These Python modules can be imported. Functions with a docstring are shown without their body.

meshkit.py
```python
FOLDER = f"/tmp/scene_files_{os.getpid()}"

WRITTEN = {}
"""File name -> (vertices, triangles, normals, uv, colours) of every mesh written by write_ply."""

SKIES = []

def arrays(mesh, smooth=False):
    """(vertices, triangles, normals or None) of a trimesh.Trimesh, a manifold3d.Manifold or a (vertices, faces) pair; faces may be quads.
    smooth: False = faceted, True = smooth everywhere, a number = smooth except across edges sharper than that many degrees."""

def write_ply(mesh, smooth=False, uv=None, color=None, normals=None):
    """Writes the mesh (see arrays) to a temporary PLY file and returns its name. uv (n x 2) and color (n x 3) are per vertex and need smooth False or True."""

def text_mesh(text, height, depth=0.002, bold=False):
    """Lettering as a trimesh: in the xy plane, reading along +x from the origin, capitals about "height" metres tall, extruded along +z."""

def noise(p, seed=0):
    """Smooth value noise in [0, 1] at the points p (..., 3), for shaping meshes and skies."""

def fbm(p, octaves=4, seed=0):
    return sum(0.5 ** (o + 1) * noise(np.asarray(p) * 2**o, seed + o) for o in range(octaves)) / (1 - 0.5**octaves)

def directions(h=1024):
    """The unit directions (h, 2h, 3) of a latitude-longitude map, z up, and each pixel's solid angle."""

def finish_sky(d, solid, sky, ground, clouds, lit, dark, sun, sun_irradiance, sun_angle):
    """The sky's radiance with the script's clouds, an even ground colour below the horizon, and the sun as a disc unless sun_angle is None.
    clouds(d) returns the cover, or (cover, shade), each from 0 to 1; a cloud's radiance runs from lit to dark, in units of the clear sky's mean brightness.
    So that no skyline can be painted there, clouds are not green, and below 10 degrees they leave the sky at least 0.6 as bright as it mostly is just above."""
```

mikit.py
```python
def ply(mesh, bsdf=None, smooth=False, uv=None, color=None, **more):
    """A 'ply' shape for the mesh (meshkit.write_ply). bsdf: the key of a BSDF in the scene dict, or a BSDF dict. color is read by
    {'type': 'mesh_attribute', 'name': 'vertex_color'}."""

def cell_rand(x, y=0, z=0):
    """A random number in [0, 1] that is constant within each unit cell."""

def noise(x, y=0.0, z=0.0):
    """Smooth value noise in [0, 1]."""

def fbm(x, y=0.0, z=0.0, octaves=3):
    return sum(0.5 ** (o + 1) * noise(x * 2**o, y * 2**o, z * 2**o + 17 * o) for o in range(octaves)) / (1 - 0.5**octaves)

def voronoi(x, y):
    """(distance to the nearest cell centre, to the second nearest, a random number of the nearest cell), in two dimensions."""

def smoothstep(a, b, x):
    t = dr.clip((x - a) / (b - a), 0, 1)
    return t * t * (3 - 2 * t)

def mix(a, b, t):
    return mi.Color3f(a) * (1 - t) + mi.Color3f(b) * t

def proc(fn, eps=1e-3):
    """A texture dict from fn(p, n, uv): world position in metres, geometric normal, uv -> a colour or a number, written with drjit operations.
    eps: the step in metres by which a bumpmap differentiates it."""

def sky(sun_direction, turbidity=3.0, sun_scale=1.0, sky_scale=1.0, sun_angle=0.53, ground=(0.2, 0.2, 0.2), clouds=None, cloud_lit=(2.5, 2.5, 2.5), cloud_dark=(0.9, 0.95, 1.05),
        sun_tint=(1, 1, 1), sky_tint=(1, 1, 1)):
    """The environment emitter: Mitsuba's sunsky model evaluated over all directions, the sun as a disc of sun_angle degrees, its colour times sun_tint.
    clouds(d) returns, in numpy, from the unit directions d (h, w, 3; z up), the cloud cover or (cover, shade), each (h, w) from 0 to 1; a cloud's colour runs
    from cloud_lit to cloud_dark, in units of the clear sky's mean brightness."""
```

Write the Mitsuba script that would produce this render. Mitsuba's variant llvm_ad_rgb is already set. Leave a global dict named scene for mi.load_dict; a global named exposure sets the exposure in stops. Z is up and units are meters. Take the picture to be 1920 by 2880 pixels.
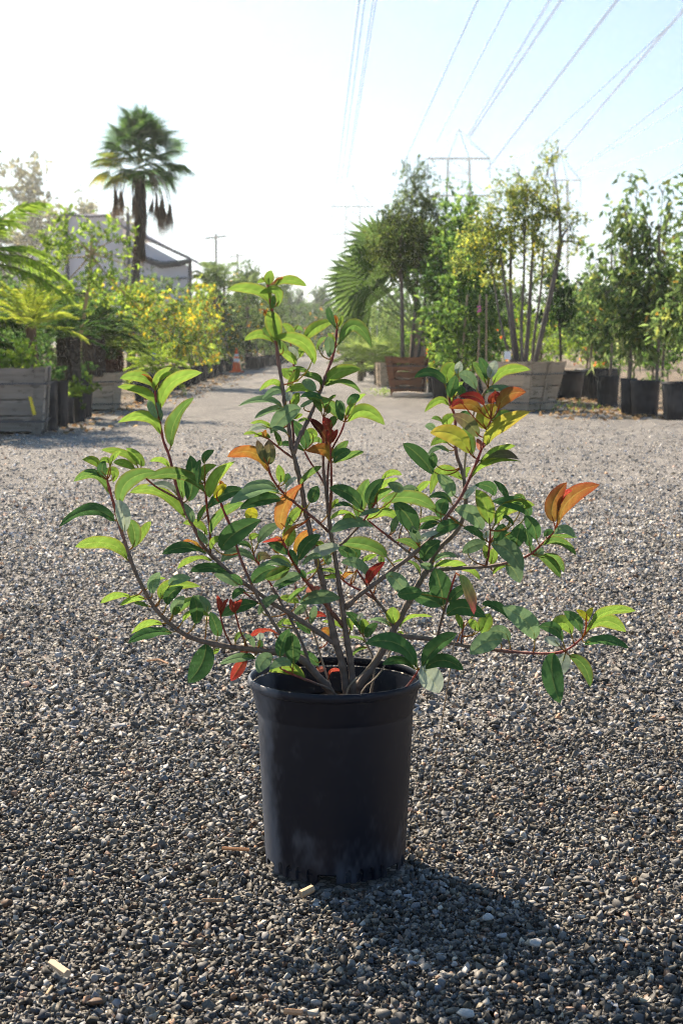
import math, random
import numpy as np, trimesh, drjit as dr, mitsuba as mi, mikit, meshkit
from mikit import proc, fbm, noise, voronoi, cell_rand, smoothstep, mix

T = mi.ScalarTransform4f
scene, labels = {}, {}
rs = np.random.RandomState(11)

# ---------------------------------------------------------------- camera, light, exposure
exposure = 3.3
HAZE = 0.0008
EYE, PITCH = np.array([0, 0, 0.853]), math.radians(6.5)
scene['camera'] = dict(type='thinlens', fov=25.76, fov_axis='x', aperture_radius=0.0020, focus_distance=2.42,
                       near_clip=0.05, far_clip=5000.0,
                       to_world=T().look_at(origin=EYE.tolist(), target=[0, math.cos(PITCH), 0.853 - math.sin(PITCH)], up=[0, 0, 1]))
AZ, EL = math.radians(35), math.radians(44)
SUN = (-math.sin(AZ) * math.cos(EL), math.cos(AZ) * math.cos(EL), math.sin(EL))
scene['sky'] = mikit.sky(SUN, turbidity=4.6, sky_scale=0.42, sun_tint=(0.98, 1.0, 1.04), sky_tint=(0.80, 1.02, 1.13))

# ---------------------------------------------------------------- helpers
def key(name, parent=None):
    base = (parent + '__' if parent else '') + name
    k, i = base, 0
    while k in scene or k in things:
        i += 1
        k = '%s_%03d' % (base, i)
    return k
things = set()

def thing(name, label, cat, group=None):
    k = key(name); things.add(k)
    labels[k] = {'label': label, 'category': cat}
    if group: labels[k]['group'] = group
    return k

def tag(k, label, cat=None, group=None, kind=None):
    labels[k] = {}
    if label: labels[k]['label'] = label
    if cat: labels[k]['category'] = cat
    if group: labels[k]['group'] = group
    if kind: labels[k]['kind'] = kind
    return k

class MB:
    """collects the pieces of one mesh, with a colour per vertex"""
    def __init__(s): s.v, s.f, s.c, s.n = [], [], [], 0
    def add(s, v, f, col):
        v = np.asarray(v, float); f = np.asarray(f, int)
        if f.shape[1] == 4: f = np.vstack([f[:, [0, 1, 2]], f[:, [0, 2, 3]]])
        s.v.append(v); s.f.append(f + s.n); s.n += len(v)
        c = np.asarray(col, float)
        s.c.append(np.broadcast_to(c, (len(v), 3)) if c.ndim == 1 else c)
        return s
    def box(s, c, size, col, R=None, jit=0.0):
        q = np.array([[x, y, z] for x in (-.5, .5) for y in (-.5, .5) for z in (-.5, .5)]) * np.asarray(size)
        if R is not None: q = q @ np.asarray(R).T
        f = [[0, 1, 3, 2], [4, 6, 7, 5], [0, 4, 5, 1], [2, 3, 7, 6], [0, 2, 6, 4], [1, 5, 7, 3]]
        return s.add(q + np.asarray(c), f, col)
    def hexa(s, p8, col):
        """box from eight corners: bottom four then top four, both counter-clockwise"""
        f = [[3, 2, 1, 0], [4, 5, 6, 7], [0, 1, 5, 4], [1, 2, 6, 5], [2, 3, 7, 6], [3, 0, 4, 7]]
        return s.add(p8, f, col)
    def tube(s, pts, r, col, sides=6, caps=True):
        p = np.asarray(pts, float); n = len(p); r = np.broadcast_to(np.asarray(r, float), (n,))
        t = np.gradient(p, axis=0); t /= np.linalg.norm(t, axis=1, keepdims=True) + 1e-12
        a = np.cross(t, [0.31, 0.17, 0.93] if abs(t[0, 2]) < 0.8 else [1, 0.1, 0]); a /= np.linalg.norm(a, axis=1, keepdims=True) + 1e-12
        b = np.cross(t, a); w = np.arange(sides) * 2 * np.pi / sides
        v = (p[:, None] + r[:, None, None] * (np.cos(w)[None, :, None] * a[:, None] + np.sin(w)[None, :, None] * b[:, None])).reshape(-1, 3)
        i, j = np.meshgrid(np.arange(n - 1), np.arange(sides), indexing='ij')
        q = np.stack([i * sides + j, i * sides + (j + 1) % sides, (i + 1) * sides + (j + 1) % sides, (i + 1) * sides + j], -1).reshape(-1, 4)
        f = np.vstack([q[:, [0, 1, 2]], q[:, [0, 2, 3]]])
        c = np.asarray(col, float)
        if c.ndim == 2: c = np.repeat(c, sides, 0)
        if caps:
            k = np.arange(1, sides - 1); z = k * 0
            f = np.vstack([f, np.stack([z, k + 1, k], 1), np.stack([z, k, k + 1], 1) + (n - 1) * sides])
        return s.add(v, f, c)
    def lathe(s, prof, col, n=24, at=(0, 0, 0)):
        pr = np.asarray(prof, float); w = np.arange(n) * 2 * np.pi / n
        v = np.stack([pr[:, None, 0] * np.cos(w), pr[:, None, 0] * np.sin(w), np.repeat(pr[:, 1:2], n, 1)], -1).reshape(-1, 3)
        m = len(pr); i, j = np.meshgrid(np.arange(m - 1), np.arange(n), indexing='ij')
        q = np.stack([i * n + j, i * n + (j + 1) % n, (i + 1) * n + (j + 1) % n, (i + 1) * n + j], -1).reshape(-1, 4)
        return s.add(v + np.asarray(at), q, col)
    def put(s, name, bsdf, parent=None, smooth=False, **lab):
        k = key(name, parent)
        scene[k] = mikit.ply((np.vstack(s.v), np.vstack(s.f)), bsdf, smooth=smooth, color=np.clip(np.vstack(s.c), 0, 1))
        if lab: labels[k] = lab
        return k

def unit(a):
    a = np.asarray(a, float)
    return a / (np.linalg.norm(a, axis=-1, keepdims=True) + 1e-12)

def rotz(a):
    c, s = math.cos(a), math.sin(a)
    return np.array([[c, -s, 0], [s, c, 0], [0, 0, 1]])

def bez(a, b, c, u):
    u = np.asarray(u, float)[:, None]
    return (1 - u) ** 2 * np.asarray(a) + 2 * u * (1 - u) * np.asarray(b) + u * u * np.asarray(c)

# ---------------------------------------------------------------- materials
VC = {'type': 'mesh_attribute', 'name': 'vertex_color'}
def rgb(*c): return {'type': 'rgb', 'value': list(c)}
scene['matte'] = {'type': 'twosided', 'b': {'type': 'principled', 'base_color': VC, 'roughness': 0.8, 'specular': 0.25}}
scene['bark'] = {'type': 'twosided', 'b': {'type': 'principled', 'base_color': VC, 'roughness': 0.62, 'specular': 0.4}}
scene['stone'] = {'type': 'principled', 'base_color': VC, 'roughness': 0.6, 'specular': 0.3}
scene['leaf_young_and_backlit'] = {'type': 'principledthin', 'base_color': VC, 'roughness': 0.36, 'diff_trans': 1.05, 'eta': 1.5}
scene['leaf_mature'] = {'type': 'principledthin', 'base_color': VC, 'roughness': 0.28, 'diff_trans': 0.62, 'eta': 1.6}
scene['foliage'] = {'type': 'principledthin', 'base_color': VC, 'roughness': 0.36, 'diff_trans': 1.3, 'eta': 1.45}
scene['cloth'] = {'type': 'principledthin', 'base_color': VC, 'roughness': 0.8, 'diff_trans': 0.6, 'eta': 1.3}
scene['metal'] = {'type': 'twosided', 'b': {'type': 'principled', 'base_color': VC, 'roughness': 0.5, 'metallic': 0.3}}
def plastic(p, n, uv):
    d = 0.5 + 0.55 * (fbm(p.x * 30, p.y * 30, p.z * 14, 4) - 0.5) + 0.46 * smoothstep(-0.090, -0.125, p.x + 0.06 * (p.y - 2.392)) - 0.22  # last smoothstep paints the sunlit strip down the left side; the noise is dust
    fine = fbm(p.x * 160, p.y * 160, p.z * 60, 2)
    dust_and_sun = smoothstep(0.42, 0.8, d + 0.26 * smoothstep(0.15, 0.0, p.z) + 0.12 * (fine - 0.5))
    dust_and_sun = dr.maximum(dust_and_sun, 0.30 * smoothstep(0.35, 0.75, fine) * smoothstep(0.3, 0.6, d))
    return mix((0.0030, 0.0050, 0.0125), (0.085, 0.094, 0.115), dust_and_sun)
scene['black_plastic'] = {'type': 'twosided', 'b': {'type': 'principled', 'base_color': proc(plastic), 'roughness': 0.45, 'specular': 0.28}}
def pale_plastic(p, n, uv):
    return mix((0.004, 0.0055, 0.010), (0.022, 0.025, 0.032), smoothstep(0.4, 0.7, fbm(p.x * 5, p.y * 5, p.z * 5, 3)))
scene['dusty_plastic'] = {'type': 'twosided', 'b': {'type': 'principled', 'base_color': proc(pale_plastic), 'roughness': 0.42, 'specular': 0.35}}
def soil_fn(p, n, uv): return mix((0.018, 0.012, 0.008), (0.06, 0.04, 0.026), fbm(p.x * 60, p.y * 60, 0, 3))
scene['soil'] = {'type': 'diffuse', 'reflectance': proc(soil_fn)}
def ground_fn(p, n, uv):
    d1, d2, w = voronoi(p.x * 78, p.y * 78)
    st = mix((0.12, 0.115, 0.108), (0.47, 0.44, 0.41), w * w)
    st = st * (0.35 + 0.65 * smoothstep(0.02, 0.25, d2 - d1))
    far = smoothstep(4.5, 9.0, p.y)
    avg = mi.Color3f(0.225, 0.213, 0.198)
    big = fbm(p.x * 1.3, p.y * 0.55, 3.0, 4)
    fine = fbm(p.x * 14, p.y * 9, 1.0, 3)
    mott = fbm(p.x * 34, p.y * 26, 7.0, 3); track = fbm(p.x * 0.9 + 5.0, p.y * 2.6, 9.0, 3)
    road = mix(st, avg, 0.55 * far) * (0.50 + 0.32 * big + 0.22 * fine + 0.30 * track + 0.5 * (mott - 0.5))
    side = dr.maximum(smoothstep(-2.5, -3.3, p.x + 0.25 * (fine - 0.5)), smoothstep(0.0, 0.9, p.x - (3.3 - 0.11 * (p.y - 15.0)) * smoothstep(60.0, 15.0, p.y) - 0.5 + 0.5 * (fine - 0.5))) * smoothstep(9.0, 14.0, p.y)
    dirt = mix((0.09, 0.07, 0.05), (0.30, 0.22, 0.14), smoothstep(0.35, 0.7, fbm(p.x * 9, p.y * 9, 5.0, 3)))
    return mix(road, dirt, side * 0.8)
def ground_bump(p, n, uv):
    d1, d2, w = voronoi(p.x * 78, p.y * 78)
    return (0.5 + 0.5 * w) * smoothstep(0.75, 0.0, d1) + 1.5 * fbm(p.x * 22, p.y * 22, 0.0, 2)
scene['ground_mat'] = {'type': 'bumpmap', 'tex': proc(ground_bump, eps=0.002), 'scale': 0.006, 'b': {'type': 'principled', 'base_color': proc(ground_fn), 'roughness': 0.75, 'specular': 0.3}}

# ---------------------------------------------------------------- ground and gravel
def hgt(x, y):
    x, y = np.asarray(x, float), np.asarray(y, float)
    p = np.stack([x * 0.9 + 40, y * 0.7 + 40, 0 * x + 3], -1)
    far = np.clip((y - 2.9) / 2.0, 0, 1)
    rough = np.clip((y - 3.2) / 5.0, 0, 1) * np.clip((60 - y) / 25, 0, 1)
    fine = meshkit.fbm(np.stack([x * 5.5 + 90, y * 4.0 + 90, 0 * x + 8], -1), 3) - 0.5
    ruts = np.sin(x * 2.3 + 0.35 * np.sin(y * 0.6)) * np.exp(-((x + 1.0) / 2.2) ** 2)
    return -0.0125 + (0.05 * (meshkit.fbm(p, 3) - 0.5)) * far * np.clip((150 - y) / 60, 0, 1) + rough * (0.050 * fine + 0.008 * ruts)
def axis(lo, hi, step, outer):
    a = list(np.arange(lo, hi, step)); g = step
    while a[-1] < outer: g *= 1.25; a.append(a[-1] + g)
    return np.array(a)
gx = axis(0, 5, 0.06, 720); gx = np.r_[-gx[:0:-1], gx]
gy = np.r_[-axis(0, 1, 0.5, 180)[:0:-1], axis(0, 3, 0.25, 3.01)[:-2], axis(3, 26, 0.08, 1250)]
X, Y = np.meshgrid(gx, gy)
V = np.stack([X, Y, hgt(X, Y)], -1).reshape(-1, 3)
i, j = np.meshgrid(np.arange(len(gy) - 1), np.arange(len(gx) - 1), indexing='ij'); w_ = len(gx)
F = np.stack([i * w_ + j, i * w_ + j + 1, (i + 1) * w_ + j + 1, (i + 1) * w_ + j], -1).reshape(-1, 4)
scene['ground'] = mikit.ply((V, F), 'ground_mat', smooth=True)
tag('ground', 'grey gravel yard and lane running back between the plants', kind='structure')

def rock(rg, n):
    p = unit(rg.normal(size=(n, 3))) * rg.uniform(0.82, 1.12, (n, 1))
    h = trimesh.Trimesh(p).convex_hull if False else trimesh.convex.convex_hull(p)
    return np.array(h.vertices), np.array(h.faces)
def gravel(x0f, ylo, yhi, step, size, npts, seed, layers, fade=0.01):
    rg = np.random.RandomState(seed); mb = MB()
    kinds = [rock(rg, npts) for _ in range(18)]
    P_ = []
    for lay, (st, zo, keep) in enumerate(layers):
        ys = np.arange(ylo, yhi, st)
        xs = np.arange(-x0f(yhi), x0f(yhi), st)
        A, B = np.meshgrid(xs, ys)
        A = A + rg.uniform(-.5, .5, A.shape) * st * 1.1; B = B + rg.uniform(-.5, .5, A.shape) * st * 1.1
        m = (np.abs(A) < x0f(B)) & (rg.rand(*A.shape) < keep * np.clip((yhi + 0.3 - B) / fade, 0, 1))
        m &= ~(((A + 0.01) ** 2 + (B - 2.392) ** 2) < (0.124 if lay else 0.118) ** 2)
        q = np.stack([A[m], B[m]], 1)
        P_.append(np.c_[q, hgt(q[:, 0], q[:, 1]) + zo + rg.uniform(-.0012, .0016, len(q))])
    P_ = np.vstack(P_); N = len(P_)
    kind = rg.randint(0, len(kinds), N)
    sc = size * np.exp(np.clip(rg.normal(0, 0.34, N), -0.9, 0.75))
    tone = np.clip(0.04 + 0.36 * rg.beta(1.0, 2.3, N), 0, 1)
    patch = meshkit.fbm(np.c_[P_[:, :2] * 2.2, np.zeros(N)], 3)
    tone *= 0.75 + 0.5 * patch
    tone *= 0.64 + 1.7 * np.clip((P_[:, 1] - 2.2) / 4.5, 0, 1)  # paints shaded gaps near and lit tops farther back, plus dustier yard
    lightm = rg.rand(N) < 0.055 * np.clip((9 - P_[:, 1]) / 6, 0, 1)
    tone[lightm] = rg.uniform(0.22, 0.45, lightm.sum())
    warm = rg.normal(0.085, 0.08, N)
    col = np.stack([tone * (1 + warm), tone * (1 + .42 * warm), tone * (1 - warm * 0.7)], 1)
    pink = rg.rand(N) < 0.05
    col[pink] = col[pink] * [1.5, 1.02, 0.78]
    for k, (v, f) in enumerate(kinds):
        m = np.where(kind == k)[0]; n = len(m)
        if not n: continue
        a = unit(rg.normal(size=(n, 3))); b = unit(np.cross(a, rg.normal(size=(n, 3)))); c = np.cross(a, b)
        ax = np.stack([rg.uniform(.95, 1.2, n), rg.uniform(.82, 1.05, n), rg.uniform(.68, .92, n)], 1)
        M = np.stack([a, b, c], 2) * (ax * sc[m][:, None])[:, None, :]
        # lie flat: squash upright stones a little
        q = np.einsum('nij,kj->nki', M, v); q[..., 2] *= 0.9
        q += P_[m][:, None, :]
        ff = f[None] + (np.arange(n) * len(v))[:, None, None]
        mb.add(q.reshape(-1, 3), ff.reshape(-1, 3), np.repeat(col[m], len(v), 0))
    return mb
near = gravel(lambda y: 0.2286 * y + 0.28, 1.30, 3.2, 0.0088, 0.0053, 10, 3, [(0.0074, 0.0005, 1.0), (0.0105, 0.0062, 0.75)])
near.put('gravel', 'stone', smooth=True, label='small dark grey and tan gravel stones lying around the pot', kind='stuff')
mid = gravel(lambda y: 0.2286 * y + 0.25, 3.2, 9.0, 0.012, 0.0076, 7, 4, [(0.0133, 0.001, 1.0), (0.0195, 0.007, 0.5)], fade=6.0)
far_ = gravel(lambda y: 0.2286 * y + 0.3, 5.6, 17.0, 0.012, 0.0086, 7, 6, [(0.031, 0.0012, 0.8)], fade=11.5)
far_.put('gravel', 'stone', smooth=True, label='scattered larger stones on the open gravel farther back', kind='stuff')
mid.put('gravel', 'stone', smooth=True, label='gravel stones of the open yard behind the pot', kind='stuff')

# ---------------------------------------------------------------- the nursery pot
PC = np.array([-0.010, 2.392, 0.0])
pot = thing('nursery_pot', 'black plastic nursery pot with scalloped foot holding the shrub in the foreground', 'plant pot')
zs = np.r_[0.001, 0.003, 0.006, 0.009, 0.012, 0.0155, 0.019, 0.0215, 0.0235, 0.027, np.linspace(0.035, 0.245, 12), 0.251, 0.2545, 0.257, 0.261, 0.264, 0.280, 0.297]
rz_ = np.interp(zs, [0, 0.251, 0.2545, 0.261, 0.264, 0.297], [0.1150, 0.1268, 0.1262, 0.1284, 0.1295, 0.1366])
na = 360; ang = np.arange(na) * 2 * np.pi / na
A_, Z_ = np.meshgrid(ang, zs); R_ = np.repeat(rz_[:, None], na, 1)
front = (np.degrees(A_) + 90 - (-6.5)) % 60.0                      # degrees round from a drain notch
nd = np.minimum(front, 60 - front)
ar = np.abs(((front - 17.2 + 4.8) % 9.6) - 4.8); inar = (front > 12) & (front < 51)
arch = inar & (ar < 2.3) & (Z_ < 0.0165 + 0.0055 * np.sqrt(np.clip(1 - (ar / 2.3) ** 2, 0, 1)))
R_ = R_ - 0.0042 * arch
R_ += 0.0012 * np.sin(A_ * 2 + 0.6) * (Z_ / 0.3)
pv = np.stack([R_ * np.cos(A_), R_ * np.sin(A_), Z_], -1).reshape(-1, 3) + PC
i, j = np.meshgrid(np.arange(len(zs) - 1), np.arange(na), indexing='ij')
cut = (np.minimum(nd, np.roll(nd, -1, 1))[:-1] < 7.3) & (zs[1:, None] < 0.0156)
q = np.stack([i * na + j, i * na + (j + 1) % na, (i + 1) * na + (j + 1) % na, (i + 1) * na + j], -1)[~cut]
mb = MB().add(pv, q, (0.02, 0.02, 0.02))
iz = zs > 0.012
inner = np.stack([(R_ - 0.0028) * np.cos(A_), (R_ - 0.0028) * np.sin(A_), Z_], -1).reshape(-1, 3) + PC
mb.add(inner, np.stack([i * na + j, (i + 1) * na + j, (i + 1) * na + (j + 1) % na, i * na + (j + 1) % na], -1)[~cut], (0.02, 0.02, 0.02))
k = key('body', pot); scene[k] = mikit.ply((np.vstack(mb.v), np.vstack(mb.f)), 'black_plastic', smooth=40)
th = np.linspace(0, 2 * np.pi, 17)
lip = [(0.1394 + 0.0036 * math.cos(t), 0.3055 + 0.0074 * math.sin(t)) for t in th]
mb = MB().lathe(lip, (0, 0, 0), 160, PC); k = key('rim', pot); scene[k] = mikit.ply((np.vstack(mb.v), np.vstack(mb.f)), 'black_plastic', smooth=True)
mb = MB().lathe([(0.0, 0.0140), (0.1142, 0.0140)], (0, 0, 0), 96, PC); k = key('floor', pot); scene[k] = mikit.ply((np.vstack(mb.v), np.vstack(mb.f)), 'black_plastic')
g = np.linspace(-1, 1, 60); GX, GY = np.meshgrid(g, g); rr = np.sqrt(GX ** 2 + GY ** 2)
sv = np.stack([GX * 0.125, GY * 0.125, 0.246 + 0.016 * meshkit.fbm(np.stack([GX * 7, GY * 7, GX * 0], -1), 3)], -1).reshape(-1, 3) + PC
i, j = np.meshgrid(np.arange(59), np.arange(59), indexing='ij')
q = np.stack([i * 60 + j, i * 60 + j + 1, (i + 1) * 60 + j + 1, (i + 1) * 60 + j], -1)[(rr[:-1, :-1] < 0.985) & (rr[1:, 1:] < 0.985)]
k = key('soil', pot); scene[k] = mikit.ply((sv, q), 'soil', smooth=False)

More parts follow.
